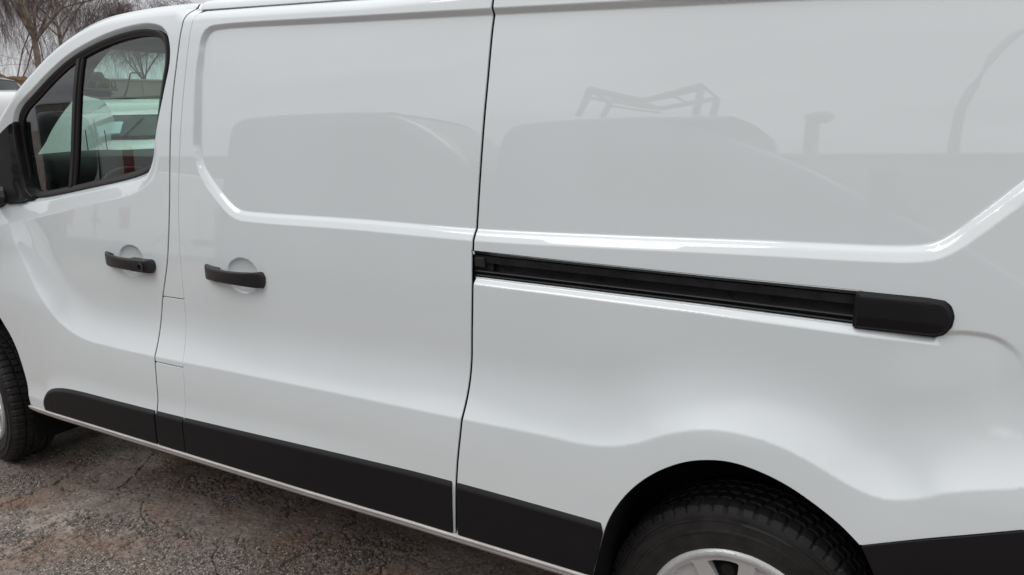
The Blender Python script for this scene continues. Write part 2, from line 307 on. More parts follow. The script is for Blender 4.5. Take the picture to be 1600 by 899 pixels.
FEATS = [CREASE, RECESS, LIP, BELT]
def fill(outline, holes, step, feats=(), fine=.004):
    """triangulate a polygon with holes, extra rows of points along the feature lines"""
    outline = np.asarray(outline); x0, z0 = outline.min(0); x1, z1 = outline.max(0)
    gx_, gz_ = np.meshgrid(np.arange(x0, x1, step), np.arange(z0, z1, step * .9)); gx_ = gx_ + (np.arange(gx_.shape[0]) % 2)[:, None] * step * .5
    pts = [np.stack([gx_.ravel(), gz_.ravel()], 1)]
    for fcurve, offs in feats:
        Q = resample(fcurve, .008); t = np.gradient(Q, axis=0); t /= np.linalg.norm(t, axis=1)[:, None] + 1e-12; nn = np.stack([t[:, 1], -t[:, 0]], 1)
        for o in offs: pts.append(Q + nn * o)
    G = np.vstack(pts); ok = (G[:, 0] > x0) & (G[:, 0] < x1) & (G[:, 1] > z0) & (G[:, 1] < z1); G = G[ok]; G = G[inside(G[:, 0], G[:, 1], outline)]
    d = pdist(G[:, 0], G[:, 1], outline, True); G = G[d > fine * .7]
    for h in holes:
        G = G[~inside(G[:, 0], G[:, 1], h)]; G = G[pdist(G[:, 0], G[:, 1], h, True) > fine * .7]
    vs = [Vector(p) for p in outline]; es = [(i, (i + 1) % len(outline)) for i in range(len(outline))]
    for h in holes:
        b = len(vs); vs += [Vector(p) for p in h]; es += [(b + i, b + (i + 1) % len(h)) for i in range(len(h))]
    vs += [Vector(p) for p in G]
    r = delaunay_2d_cdt(vs, es, [], 0, 1e-6, False)
    V = np.array([tuple(v) for v in r[0]]); F = np.array([f for f in r[2] if len(f) == 3]); C = V[F].mean(1)
    k = inside(C[:, 0], C[:, 1], outline)
    for h in holes: k &= ~inside(C[:, 0], C[:, 1], h)
    return V, F[k]
def panel(name, outline, m, parent, holes=(), func=S, step=.016, depth=.016, off=0.0, feats='auto', edge=.0012, bstep=.006):
    """sheet that follows func(x,z), with rolled edges of the given depth; analytic normals"""
    O = resample(outline, bstep, True)
    if area(O) < 0: O = O[::-1]
    H = []
    for h in holes:
        h = resample(h, bstep, True); H.append(h if area(h) > 0 else h[::-1])
    if feats == 'auto':
        o1 = [k * .003 for k in range(-5, 6)]
        feats = [(CREASE, [k * .004 for k in range(-6, 7)]), (np.vstack([RECESS, RECESS[:1]]), [k * .0025 for k in range(-4, 16)] + [-k * .0025 for k in range(5, 16)]), (LIP, o1), (BELT, o1), (RAIL_BOT, [-.0155, -.012, -.008, -.004, .004, .008, .012, .0155, -.018, .018])]
        feats += [(np.vstack([WIN, WIN[:1]]), [k * .003 for k in range(-7, 0)] + [k * .003 for k in range(1, 8)]), (APIL, [k * .004 for k in range(-12, 13)])]
        feats += [([(cx + a * .073 * math.cos(t), cz + a * .056 * math.sin(t)) for t in np.linspace(0, 2 * math.pi, 60)], [0]) for cx, cz in (CUP1, CUP2) for a in (.25, .5, .7, .8, .88, .94, .98, 1.01, 1.05)]
    V2, F = fill(O, H, step, feats)
    def nrm(P, e=.0012):
        sx = (func(P[:, 0] + e, P[:, 1]) - func(P[:, 0] - e, P[:, 1])) / (2 * e); sz = (func(P[:, 0], P[:, 1] + e) - func(P[:, 0], P[:, 1] - e)) / (2 * e)
        n = np.stack([sx, -np.ones_like(sx), sz], 1); return n / np.linalg.norm(n, axis=1)[:, None]
    y = func(V2[:, 0], V2[:, 1]) - off; V = [np.stack([V2[:, 0], y, V2[:, 1]], 1)]; NN = [nrm(V2)]; FF = [f for f in F.tolist()]
    # orient faces so that they look towards -y
    a, b, c = V2[F[0]]; 
    if (b[0] - a[0]) * (c[1] - a[1]) - (b[1] - a[1]) * (c[0] - a[0]) < 0: FF = [f[::-1] for f in FF]
    base = len(V2)
    for P, sg in [(O, 1)] + [(h, -1) for h in H]:
        n2 = pnorm(P) * sg; n = nrm(P); yb = func(P[:, 0], P[:, 1]) - off; no = np.stack([n2[:, 0], np.zeros(len(P)), n2[:, 1]], 1)
        rings = [(0, 0, n), (edge * .7, edge * .3, n + no), (edge, edge, n * .4 + no), (edge, edge * 2.2, no), (edge, depth, no)]; k = len(P); start = base
        for q, dd, nv in rings:
            V.append(np.stack([P[:, 0] + n2[:, 0] * q, yb + dd, P[:, 1] + n2[:, 1] * q], 1)); NN.append(nv / np.linalg.norm(nv, axis=1)[:, None]); base += k
        for r_ in range(len(rings) - 1):
            for j in range(k):
                q = (start + r_ * k + j, start + r_ * k + (j + 1) % k, start + (r_ + 1) * k + (j + 1) % k, start + (r_ + 1) * k + j)
                FF.append(q[::-1] if sg > 0 else q)
    V = np.vstack(V); NN = np.vstack(NN)
    me = bpy.data.meshes.new(name); me.from_pydata(V.tolist(), [], FF); me.update(); me.shade_smooth()
    me.normals_split_custom_set_from_vertices(NN.tolist())
    return link(name, me, m, parent)
def line(G, z0, z1, dx=0.0, n=60):
    z = np.linspace(z0, z1, n); return np.stack([gx(G, z) + dx, z], 1)

# ------------------------------------------------------------------ ground
_tab = {}
def table(seed):
    if seed not in _tab: _tab[seed] = np.random.default_rng(seed).random((256, 256))
    return _tab[seed]
def vnoise(x, y, f, seed):
    r = table(seed); X = x * f + 500.5; Y = y * f + 500.5
    xi = np.floor(X).astype(int); yi = np.floor(Y).astype(int); u = X - xi; v = Y - yi; u = u * u * (3 - 2 * u); v = v * v * (3 - 2 * v)
    g = lambda a, b: r[a % 256, b % 256]
    return g(xi, yi) * (1 - u) * (1 - v) + g(xi + 1, yi) * u * (1 - v) + g(xi, yi + 1) * (1 - u) * v + g(xi + 1, yi + 1) * u * v
def fbm(x, y, f, seed, o=4, rough=.5):
    a, t, w = 1, 0, 0
    for k in range(o): t = t + a * vnoise(x, y, f * 2 ** k, seed + k); w += a; a *= rough
    return t / w
def cracks(x, y, f, seed, width):
    """distance to the edges of jittered cells, 0 on the crack"""
    wx = x + .06 * (fbm(x, y, 9, seed + 50) - .5) * 2; wy = y + .06 * (fbm(x, y, 9, seed + 60) - .5) * 2
    X, Y = wx * f, wy * f; xi, yi = np.floor(X).astype(int), np.floor(Y).astype(int); rr = (table(seed + 1000), table(seed + 2000))
    d1 = np.full(x.shape, 9.); d2 = np.full(x.shape, 9.)
    for a in (-1, 0, 1):
        for b in (-1, 0, 1):
            px = xi + a + rr[0][(xi + a) % 256, (yi + b) % 256]; py = yi + b + rr[1][(xi + a) % 256, (yi + b) % 256]; d = np.hypot(px - X, py - Y)
            d2 = np.minimum(np.maximum(d, d1), d2); d1 = np.minimum(d, d1)
    return np.clip((d2 - d1) / f / width, 0, 1)
def broken(x, y):                       # 1 where the top layer has crumbled away
    n = fbm(x * .8 + y * .2, y * 1.3 - x * .3, 2.6, 11, 7, .68)
    n = n + .22 * (fbm(x, y, 75, 14, 2) - .5) + .10 * (fbm(x, y, 22, 15, 2) - .5)
    return ss((n - .528) / .035)
def ground_h(x, y):
    w = broken(x, y); ck = 1 - np.minimum(cracks(x, y, 2.3, 31, .008), cracks(x, y, 5.2, 47, .004) + .35); gate = ss((fbm(x, y, 1.1, 71, 2) - .34) / .1)
    return (.022 * (fbm(x, y, 1.3, 3, 3) - .5) + .006 * (fbm(x, y, 18, 5, 3) - .5) + .0075 * (fbm(x, y, 80, 9, 2, .8) - .5)
            - w * (.008 + .020 * (fbm(x, y, 55, 21, 3, .7) - .5)) - .011 * ck * gate)
gm = bpy.data.materials.new('worn_asphalt'); gm.use_nodes = True; t = gm.node_tree; b = t.nodes['Principled BSDF']
at = N(t, 'ShaderNodeAttribute', attribute_name='wear'); tcn = N(t, 'ShaderNodeTexCoord')
def nz_(scale, det, rough=.55):
    n = N(t, 'ShaderNodeTexNoise'); n.inputs['Scale'].default_value = scale; n.inputs['Detail'].default_value = det; n.inputs['Roughness'].default_value = rough
    t.links.new(tcn.outputs['Object'], n.inputs['Vector']); return n
def ramp(src, stops):
    r = N(t, 'ShaderNodeValToRGB'); r.color_ramp.elements[0].position = stops[0][0]; r.color_ramp.elements[0].color = (*stops[0][1], 1)
    r.color_ramp.elements[1].position = stops[-1][0]; r.color_ramp.elements[1].color = (*stops[-1][1], 1)
    for p_, c_ in stops[1:-1]: e = r.color_ramp.elements.new(p_); e.color = (*c_, 1)
    t.links.new(src, r.inputs[0]); return r
def mixc(fac, a, bb, mode='MIX'):
    m_ = N(t, 'ShaderNodeMix', data_type='RGBA', blend_type=mode)
    if isinstance(fac, float): m_.inputs[0].default_value = fac
    else: t.links.new(fac, m_.inputs[0])
    t.links.new(a, m_.inputs[6]); t.links.new(bb, m_.inputs[7]); return m_.outputs[2]
n_big = nz_(1.7, 5); n_mid = nz_(16, 6, .65); n_fine = nz_(170, 3, .6); n_rust = nz_(2.9, 6, .7); vor = N(t, 'ShaderNodeTexVoronoi'); vor.inputs['Scale'].default_value = 210; t.links.new(tcn.outputs['Object'], vor.inputs['Vector'])
top = ramp(n_big.outputs[0], [(.3, (.23, .192, .168)), (.5, (.335, .285, .252)), (.7, (.43, .375, .336))])
agg = ramp(vor.outputs['Color'], [(.05, (.035, .03, .027)), (.45, (.155, .130, .114)), (.78, (.31, .27, .24)), (.95, (.66, .61, .56))])
midr = ramp(n_mid.outputs[0], [(.3, (.62, .60, .60)), (.7, (1.22, 1.20, 1.20))]); finr = ramp(n_fine.outputs[0], [(.3, (.72, .72, .72)), (.72, (1.25, 1.24, 1.23))])
c1 = mixc(1.0, top.outputs[0], midr.outputs[0], 'MULTIPLY'); c1 = mixc(1.0, c1, finr.outputs[0], 'MULTIPLY'); n_pit = nz_(75, 4, .75); pit = ramp(n_pit.outputs[0], [(.36, (.22, .20, .19)), (.45, (1, 1, 1)), (.62, (1, 1, 1)), (.70, (1.5, 1.5, 1.48))]); c1 = mixc(1.0, c1, pit.outputs[0], 'MULTIPLY')
sepw = N(t, 'ShaderNodeSeparateColor'); t.links.new(at.outputs['Color'], sepw.inputs[0])
n_damp = nz_(1.15, 4, .5); damp = ramp(n_damp.outputs[0], [(.36, (.60, .58, .57)), (.55, (1.06, 1.06, 1.06))]); c2 = mixc(1.0, mixc(sepw.outputs[0], c1, agg.outputs[0]), damp.outputs[0], 'MULTIPLY')
rust = ramp(n_rust.outputs[0], [(.50, (0, 0, 0)), (.64, (.60, .60, .60))])
brown = N(t, 'ShaderNodeRGB'); brown.outputs[0].default_value = (.21, .125, .072, 1)
c3 = mixc(rust.outputs[0], c2, brown.outputs[0]); blk = N(t, 'ShaderNodeRGB'); blk.outputs[0].default_value = (.02, .017, .015, 1)
c4 = mixc(sepw.outputs[1], c3, blk.outputs[0]); t.links.new(c4, b.inputs['Base Color']); b.inputs['Roughness'].default_value = .85; b.inputs['Specular IOR Level'].default_value = .3
bp = N(t, 'ShaderNodeBump'); bp.inputs['Strength'].default_value = .6; bp.inputs['Distance'].default_value = .003; t.links.new(n_fine.outputs[0], bp.inputs['Height']); t.links.new(bp.outputs[0], b.inputs['Normal'])
def ground_sheet(name, xs, ys, hfun, m):
    X, Y = np.meshgrid(xs, ys); Z = hfun(X, Y); nx, ny = len(xs), len(ys); V = np.stack([X.ravel(), Y.ravel(), Z.ravel()], 1)
    i = np.arange(nx * ny).reshape(ny, nx); F = np.stack([i[:-1, :-1], i[:-1, 1:], i[1:, 1:], i[1:, :-1]], -1).reshape(-1, 4)
    me = bpy.data.meshes.new(name); me.vertices.add(len(V)); me.vertices.foreach_set('co', V.ravel()); me.loops.add(F.size); me.loops.foreach_set('vertex_index', F.ravel())
    me.polygons.add(len(F)); me.polygons.foreach_set('loop_start', np.arange(0, F.size, 4)); me.polygons.foreach_set('loop_total', np.full(len(F), 4)); me.update(); me.shade_smooth()
    w = broken(X, Y).ravel(); ck = ((1 - np.minimum(cracks(X, Y, 2.3, 31, .010), cracks(X, Y, 5.2, 47, .006) + .35)) * ss((fbm(X, Y, 1.1, 71, 2) - .34) / .1)).ravel() * .85
    ca = me.color_attributes.new('wear', 'FLOAT_COLOR', 'POINT'); ca.data.foreach_set('color', np.stack([w, ck, 0 * w, 0 * w + 1], 1).ravel())
    return link(name, me, m)
# one sheet, fine where the picture looks closely and coarse out to the horizon
def graded(a, b_, fine, lo, hi, g=1.13):
    c = list(np.arange(a, b_, fine)); s = fine; v = c[-1]
    while v < hi: s *= g; v += s; c.append(v)
    s = fine; v = c[0]
    while v > lo: s *= g; v -= s; c.insert(0, v)
    return np.array(c)
def ground_far(X, Y):
    near = ss((6 - np.hypot(X - 1.5, Y)) / 3.0); d = np.hypot(X - 3.8, Y + 1.5)
    return ground_h(X, Y) * near + .0 + np.clip(d - 9, 0, 200) * .018 * (Y > -1e9)
g = ground_sheet('ground', graded(-.3, 3.0, .0045, -900, 900), graded(-.55, .95, .0045, -900, 900), ground_far, gm); tag(g, kind='structure')
# loose gravel
st = []
for k in range(6):
    bm_v = np.array([[1, 0, 0], [-1, 0, 0], [0, 1, 0], [0, -1, 0], [0, 0, 1], [0, 0, -1]], float) * rng.uniform(.55, 1.1, (6, 1)) * np.array([1, .8, .6]); bm_f = [(0, 2, 4), (2, 1, 4), (1, 3, 4), (3, 0, 4), (2, 0, 5), (1, 2, 5), (3, 1, 5), (0, 3, 5)]; st.append(bm_v)
n_st = 36000; px = rng.uniform(-.3, 3.0, n_st * 3); py = rng.uniform(-.55, .95, n_st * 3); pr = .16 + .84 * broken(px, py); kp = rng.random(n_st * 3) < pr * .5; px, py = px[kp][:n_st], py[kp][:n_st]
sz = .0013 + .0065 * rng.random(len(px)) ** 3.6; sz[:260] = rng.uniform(.006, .0115, 260); an = rng.uniform(0, 6.28, len(px)); hz = ground_h(px, py); V = []; F = []
for i in range(len(px)):
    v = st[i % 6] * sz[i]; ca, sa = math.cos(an[i]), math.sin(an[i]); V.append(np.stack([px[i] + v[:, 0] * ca - v[:, 1] * sa, py[i] + v[:, 0] * sa + v[:, 1] * ca, hz[i] + v[:, 2] + sz[i] * .2], 1))
    F += [(6 * i + a, 6 * i + b_, 6 * i + c) for a, b_, c in bm_f]
GRAV = mat('gravel_stone', (.27, .24, .22), .85, .3, noise=(70, 2, .25, 2.2))
gr = mesh('gravel', np.vstack(V), F, GRAV, smooth=False); tag(gr, 'small loose stones scattered over the worn asphalt beside the van', 'gravel', kind='stuff')

# ------------------------------------------------------------------ THE VAN
van = empty('panel_van', (1.75, .95, 0)); van.location = (0, 0, 0)
tag(van, 'white panel van filling the foreground, with black door handles, side mouldings and door rail', 'van')
BOT = .447
ARCH = spline([(3.160, .447), (3.178, .53), (3.196, .595), (3.222, .648), (3.262, .702), (3.315, .750), (3.376, .786), (3.43, .803), (3.48, .808), (3.537, .800), (3.593, .782), (3.649, .753), (3.700, .720), (3.737, .688)], n=5)
# front door
fd_out = np.vstack([line(FGAP, BOT, 1.938, -.0046), APIL[(APIL[:, 0] < 1.62) & (APIL[:, 0] > .19)][::-1], [(.14, 1.38), (.19, 1.25), (.235, 1.15), (.27, 1.02), (.33, .93), (.42, .86)],
                    spline([(.455, .83), (.501, .777), (.541, .731), (.571, .681), (.592, .625), (.608, .562), (.620, .50), (.629, BOT)], n=5)])
fdoor = panel('front_door', fd_out, PAINT, van, holes=[WIN], step=.016, depth=.0028)
# B pillar panels and fuel flap
def strip(name, z0, z1, m=PAINT, dep=.0045):
    return panel(name, np.vstack([line(SGAP, z0, z1, -.0022), line(FGAP, z0, z1, .0042)[::-1]]), m, van, step=.014, depth=dep)
strip('pillar_panel', .9745, 1.936); fl = strip('fuel_flap', .7480, .9690); strip('lower_pillar_panel', BOT, .7425)
sd_out = np.vstack([line(RGAP, BOT, 1.848, -.0048), [(2.4134, 1.8677), (2.0167, 1.8891), (1.7391, 1.9030)], line(SGAP, BOT, 1.897, .0022)[::-1]])
sdoor = panel('sliding_door', sd_out, PAINT, van, depth=.0045)
sp_out = np.vstack([[(3.160, BOT)], ARCH[1:], [(3.86, .7385), (3.994, .792), (4.15, .80), (4.43, .80), (4.45, 1.2), (4.42, 1.765), (3.6, 1.808), (2.9, 1.845)], line(RGAP, 1.2, 1.848, .0048)[::-1], SLOT[::-1], line(RGAP, BOT, 1.14, .0048)[::-1]])
spanel = panel('side_panel', sp_out, PAINT, van, depth=.030)
# inner body behind the gaps
def inner(name, G, z0, z1, w, dep, m):
    z = np.linspace(z0, z1, 60); x = gx(G, z); rows = [[(x[i] + k, float(S(np.array([x[i]]), np.array([z[i]]))[0]) + dep, z[i]) for i in range(60)] for k in (-w, w)]
    V, F = loft(rows); return mesh(name, V, F, m, van)
inner('door_shut', FGAP, BOT, 1.93, .05, .0205, RUBBER); inner('door_shut', SGAP, BOT, 1.89, .05, .0125, PAINT_IN); inner('door_shut', RGAP, BOT, 1.85, .05, .022, RUBBER)
z_ = [(.9718, .02), (.7458, .02)]
for zz, h in z_: mbb = MB(); mbb.box(((gx(FGAP, zz) + gx(SGAP, zz)) / 2, float(S(np.array([1.55]), np.array([zz]))[0]) + .02, zz), (.12, .012, .03)); mbb.build('flap_surround', RUBBER, van)

# mouldings
MT2 = np.vstack([[(.7285, BOT - .02), (.728, .455), (.7295, .470), (.7345, .486)], MTOP])
def mfunc(x, z):
    d = np.interp(x, MTOP[:, 0], MTOP[:, 1]) - z; e = np.clip(pdist(x, z, MT2) / .019, 0, 1)
    return S(np.ravel(x), np.ravel(z)) - .0075 + .0105 * (1 - e) ** 1.25 + .004 * np.clip(1 - (z - BOT) / .02, 0, 1) ** 2
def mould(name, x0, x1, parent, left=None, right=None):
    xx_ = MTOP[(MTOP[:, 0] > x0) & (MTOP[:, 0] < x1)][:, 0]; xx_ = np.r_[[x0] if left is None else [], xx_, [x1] if right is None else []]; tp = np.stack([xx_, np.interp(xx_, MTOP[:, 0], MTOP[:, 1])], 1)
    P = np.vstack([[(x0, BOT - .001)] if left is None else left, [(x1, BOT - .001)] if right is None else right, tp[::-1]])
    return panel(name, P, PLASTIC, parent, func=mfunc, depth=.008, feats=[(MTOP, [-.003, -.006, -.009, -.012, -.015, -.018, -.021])] + [(MTOP, [.003, .006, .009, .012, .015, .018, .021])], step=.02, edge=.0015)
mould('side_moulding', .735, 1.4755, fdoor, left=[(.7345, .486), (.7295, .470), (.728, .455), (.7285, BOT - .001)]); mould('side_moulding', 1.4865, 1.6315, van)
mould('side_moulding', 1.6385, 2.7475, sdoor); mould('side_moulding', 2.7680, 3.194, spanel, right=[(3.1595, BOT - .001), (3.173, .505), (3.186, .565)])
# white door edge seen next to the moulding
bo = np.array([(3.7405, .687), (3.86, .735), (3.994, .7885), (4.15, .7965), (4.45, .7965), (4.46, .34), (3.81, .34), (3.806, .45), (3.793, .55), (3.769, .632)])
panel('rear_bumper_corner', bo, PLASTIC, van, off=.004, depth=.03, feats=[], func=lambda x, z: S(x, z), step=.03)
# sill strip: rolled white lip under the doors
xs = np.linspace(.605, 3.156, 120); rows = []
for x in xs:
    y0 = float(S(np.array([x]), np.array([BOT]))[0]); tap = ss((x - .605) / .03)
    prof = [(.018, .4445), (.0, .4450), (-.0065, .4435), (-.0085, .4405), (-.0075, .4375), (.0005, .4285), (.0022, .4265), (.0012, .4250), (.002, .4225), (.0115, .4110), (.016, .4085), (.030, .4075), (.10, .405), (.40, .40)]
    zt = .0
    rows.append([(x, y0 + (a if a > 0 else a * tap), .430 + (c - .430) * (.5 + .5 * tap)) for a, c in prof])
V, F = loft(rows, caps=False); mesh('sill', V, F, SILLM, van, angle=60)
# roof skins
def ys(x, z): return float(S(np.array([x]), np.array([z]))[0])
rows = []
for x in np.linspace(1.705, 4.42, 40):
    ze = float(np.interp(x, [1.69, 2.414, 5.0], [1.906, 1.867, 1.797])) + .0035; ye = ys(x, ze) ; wdt = .95 - ye
    half = [(0.018, -.012), (.004, 0), (-.001, .004), (.002, .014), (.010, .024), (.026, .034), (.06, .042), (.16, .052), (.4, .064), (wdt, .070)]
    rows.append([(x, ye + a, ze + c) for a, c in half] + [(x, 1.9 - ye - a, ze + c) for a, c in half[::-1][1:]])
V, F = loft(rows); mesh('roof', V, F, PAINT, van, angle=60)
AP = resample(APIL, .03); top = AP[AP[:, 0] > .955]; scr = AP[AP[:, 0] <= .985]
def cross(P, bulge, crown, n=26, inset=0.0, dz=0.0, ovr=None):
    x, z = P; y0 = ys(x, z) + inset; out = []
    for k in range(n + 1):
        s = k / n; q = math.sin(math.pi * s); out.append((x - bulge * q ** .8, y0 + (1.9 - 2 * y0) * s, z + dz + crown * q ** .6))
    return out
rows = []
for i, P in enumerate(top):
    k = i / (len(top) - 1); r = cross(P, .27 * (1 - k), .045, inset=.0, dz=-.002); rows.append(r)
V, F = loft(rows); mesh('cab_roof', V, F, PAINT, van, angle=60)
rows = [cross(P, .27, .045, inset=.035, dz=-.012) for P in scr]; V, F = loft(rows); mesh('windscreen', V, F, WSGLASS, van)
# A pillar outer skin between door frame and windscreen (both sides)
for sd in (0, 1):
    rows = []
    for P in scr:
        y0 = ys(*P); r = [(P[0], y0 + .002, P[1] - .003), (P[0] - .004, y0 + .015, P[1] + .002), (P[0] - .012, y0 + .032, P[1] + .001), (P[0] - .02, y0 + .045, P[1] - .010), (P[0] + .01, y0 + .05, P[1] - .035)]
        rows.append([(a, 1.9 - b_, c) if sd else (a, b_, c) for a, b_, c in r])
    V, F = loft(rows); mesh('a_pillar', V, F, PAINT, van, angle=60)
    # inner trim
    rows = []
    for P, w in zip(scr, np.interp(np.linspace(0, 1, len(scr)), [0, .5, .8, 1], [.05, .12, .10, .03])):
        y0 = ys(*P); r = [(P[0] + .01, y0 + .055, P[1] - .03), (P[0] + .06, y0 + .11, P[1] - .035), (P[0] + .06 + w, y0 + .075, P[1] - .045 - w * .35), (P[0] + .06 + w, y0 + .045, P[1] - .05 - w * .35)]
        rows.append([(a, 1.9 - b_, c) if sd else (a, b_, c) for a, b_, c in r])
    V, F = loft(rows); mesh('pillar_trim', V, F, TRIM, van)
# headliner
rows = []
for i, P in enumerate(top): k = i / (len(top) - 1); rows.append(cross(P, .26 * (1 - k), .035, inset=.05, dz=-.042))
V, F = loft(rows); mesh('headliner', V, F, TRIM, van)
# window seal, glass, divider
def GL(x, z): x = np.ravel(x); z = np.ravel(z); return np.interp(z, _tz, _ty) + .013 + .033 * (1 - ss((z - 1.31) / .52)) + np.where(x < .75, .02 * np.clip((.75 - x) / .2, 0, 1) ** 2, 0)
wi = rcorner(offset(resample(WIN, .012, True), -.0205), .01)
def sealf(x, z): d = np.clip(pdist(x, z, WIN, True) / .020, 0, 1); return GL(x, z) - .014 + .009 * d ** 1.6
panel('window_seal', offset(resample(WIN, .012, True), -.0015), RUBBER, fdoor, holes=[wi], func=sealf, depth=.012, feats=[(np.vstack([WIN, WIN[:1]]), [-.004, -.008, -.012, -.016, .004, .008, .012, .016])], step=.02)
bx = lambda z: np.interp(z, [1.28, 1.319, 1.853, 1.90], [.902, .913, 1.089, 1.104])
zz = np.linspace(1.30, 1.85, 12)
wg = offset(resample(WIN, .012, True), -.012)
def clip_side(P, sign):
    k = sign * (P[:, 0] - bx(P[:, 1])) > 0; Q = P[k]; i = int(np.argmax(np.hypot(*(Q - np.roll(Q, 1, 0)).T))); return np.roll(Q, -i, 0)
panel('window_glass', clip_side(wg, 1), GLASS, fdoor, func=lambda x, z: GL(x, z) + .004, depth=.003, feats=[], step=.04, edge=.0005)
panel('quarter_glass', clip_side(wg, -1), GLASS, fdoor, func=lambda x, z: GL(x, z) + .001, depth=.003, feats=[], step=.04, edge=.0005)
rows = []
for z in np.linspace(1.325, 1.820, 14):
    x = float(bx(z)); y = float(GL(x, z)[0]); rows.append([(x - .026, y + .012, z), (x - .026, y - .004, z), (x - .023, y - .008, z), (x - .004, y - .009, z), (x - .002, y - .004, z), (x + .010, y - .004, z), (x + .013, y, z), (x + .013, y + .012, z)])
V, F = loft(rows); mesh('window_divider', V, F, RUBBER, fdoor, angle=30)
# mirror on its sail
sail = rcorner([(.592, 1.590), (.52, 1.562), (.37, 1.50), (.33, 1.40), (.36, 1.280), (.50, 1.266), (.60, 1.272), (.67, 1.290), (.608, 1.318), (.586, 1.37), (.575, 1.48), (.580, 1.55)], .012)
sa_ = panel('mirror_mount', sail, PLASTIC, fdoor, func=lambda x, z: np.minimum(GL(x, z) - .034, S(x, z) - .014), depth=.05, feats=[], step=.03, edge=.004)
mbm = MB(); rows = []
for k, (a, b_) in enumerate([(0.0, .0), (.02, .6), (.05, .88), (.10, 1.0), (.15, .98), (.18, .9), (.185, .82)]):
    rows.append([(.285 + a - .02, -.155 + .11 * b_ * math.copysign(abs(math.cos(t_)) ** .55, math.cos(t_)), 1.485 + .15 * b_ * math.copysign(abs(math.sin(t_)) ** .55, math.sin(t_))) for t_ in np.linspace(0, 2 * math.pi, 28, endpoint=False)])
V, F = loft(rows, closed_u=True, caps=True); mir = mesh('door_mirror', V, F, PLASTIC2, fdoor, angle=50)
mbm.tube([(.44, .10, 1.29), (.40, .03, 1.285), (.38, -.06, 1.29), (.37, -.10, 1.36)], [.045, .038, .032, .03], 10).build('mirror_arm', PLASTIC2, fdoor)

# handles
def handle(name, parent, x0, x1, zc, drop, lock, parts_right):
    L = x1 - x0; rows = []
    n = 34
    for i in range(n + 1):
        u = i / n; x = x0 + L * u; z = zc - drop * u
        end = min(u, 1 - u) * L; e = min(1, end / (.006 if u > .5 else .012)); rr = math.sqrt(max(0, 1 - (1 - e) ** 2))
        mid = math.sin(math.pi * min(1, max(0, (u - .02) / .96)))
        out = .011 + .031 * mid ** .55; hh = .0260 - .0050 * mid
        if lock and u > .66: out = .041 - .012 * (u - .66) / .34 - .016 * ss((u - .93) / .07); hh = .0245
        grip0, grip1 = (.13, .66) if lock else (.24, .93)
        back = -.006 if not (grip0 < u < grip1) else .016 + .008 * math.sin(math.pi * (u - grip0) / (grip1 - grip0))
        seam = .0016 if abs(u - (.66 if lock else .10)) < .012 else 0
        hh *= .35 + .65 * rr; yo = -(out * (.45 + .55 * rr)) + seam; yb = -back
        arch = .006 * mid
        ring = []
        for k in range(20):
            t_ = 2 * math.pi * k / 20; c, s = math.cos(t_), math.sin(t_); c = math.copysign(abs(c) ** .42, c); s = math.copysign(abs(s) ** .42, s)
            yy = (yo + yb) / 2 + (yb - yo) / 2 * c; zz_ = z + arch * 0 + hh * s * (1.0 if c < .5 else .8)
            y0 = float(np.interp(z, _tz, _ty)); ring.append((x, y0 + yy, zz_))
        rows.append(ring)
    V, F = loft(rows, closed_u=True, caps=True); h = mesh(name, V, F, PLASTIC2, parent, angle=50)
    return h
h1 = handle('door_handle', fdoor, 1.190, 1.471, 1.089, .012, True, 1); h2 = handle('door_handle', sdoor, 1.743, 2.020, 1.081, .008, False, 0)
# stepped upper shoulder of each handle and the key lock
mb = MB(); y0 = float(np.interp(1.08, _tz, _ty))
for r0, r1, yy0, yy1 in [(.0155, .0155, -.036, -.041), (.0155, .010, -.041, -.041), (.010, .008, -.041, -.030)]:
    rows = [[(1.436 + r * math.cos(a), y0 + yy, 1.0765 + r * math.sin(a)) for a in np.linspace(0, 2 * math.pi, 24, endpoint=False)] for r, yy in ((r0, yy0), (r1, yy1))]
    V, F = loft(rows, closed_u=True); mb.add(V, F)
V = [(1.436 + .009 * math.cos(a), y0 - .030, 1.0765 + .009 * math.sin(a)) for a in np.linspace(0, 2 * math.pi, 24, endpoint=False)]; mb.add(V, [tuple(range(24))])
mb.build('key_lock', RAILM, fdoor, angle=30)

# rail in its slot
prof = [(0, .0015), (.02, .003), (.13, .0095), (.15, .020), (.175, .020), (.185, .013), (.42, .013), (.44, .034), (.70, .034), (.72, .014), (.755, .013), (.765, .028), (.85, .028), (.865, .014), (.90, .013), (.92, .024), (1.0, .018)]
rows = []
for x in np.linspace(2.786, 3.70, 60):
    zt = float(np.interp(x, [a for a, _ in RAIL_TOP], [c for _, c in RAIL_TOP])) + .002; zb = float(np.interp(x, [a for a, _ in RAIL_BOT[::-1]], [c for _, c in RAIL_BOT[::-1]])) - .002; y0 = float(np.interp(1.165, _tz, _ty))
    rows.append([(x, y0 + d, zt + (zb - zt) * t_) for t_, d in prof])
V, F = loft(rows); rail = mesh('door_rail', V, F, RAILM, spanel, angle=20)
mb = MB(); mb.box((2.807, .075, 1.182), (.030, .022, .026), bev=.003); mb.build('rail_stop', RUBBER, spanel, angle=30)
cov = rcorner(np.vstack([[(3.688, 1.1135), (3.690, 1.1895)], RAIL_TOP[-1:], RAIL_END, RAIL_BOT[:1]]), .004)
def covf(x, z):
    x = np.ravel(x); z = np.ravel(z); zt, zb = 1.189, 1.112; t_ = (zt - z) / (zt - zb); e = pdist(x, z, cov, True)
    return np.interp(z, _tz, _ty) - .006 - .004 * np.interp(t_, [0, .15, .7, .78, 1], [0, 1, 1.2, .5, -.6]) + .008 * np.clip(1 - e / .009, 0, 1) ** 2
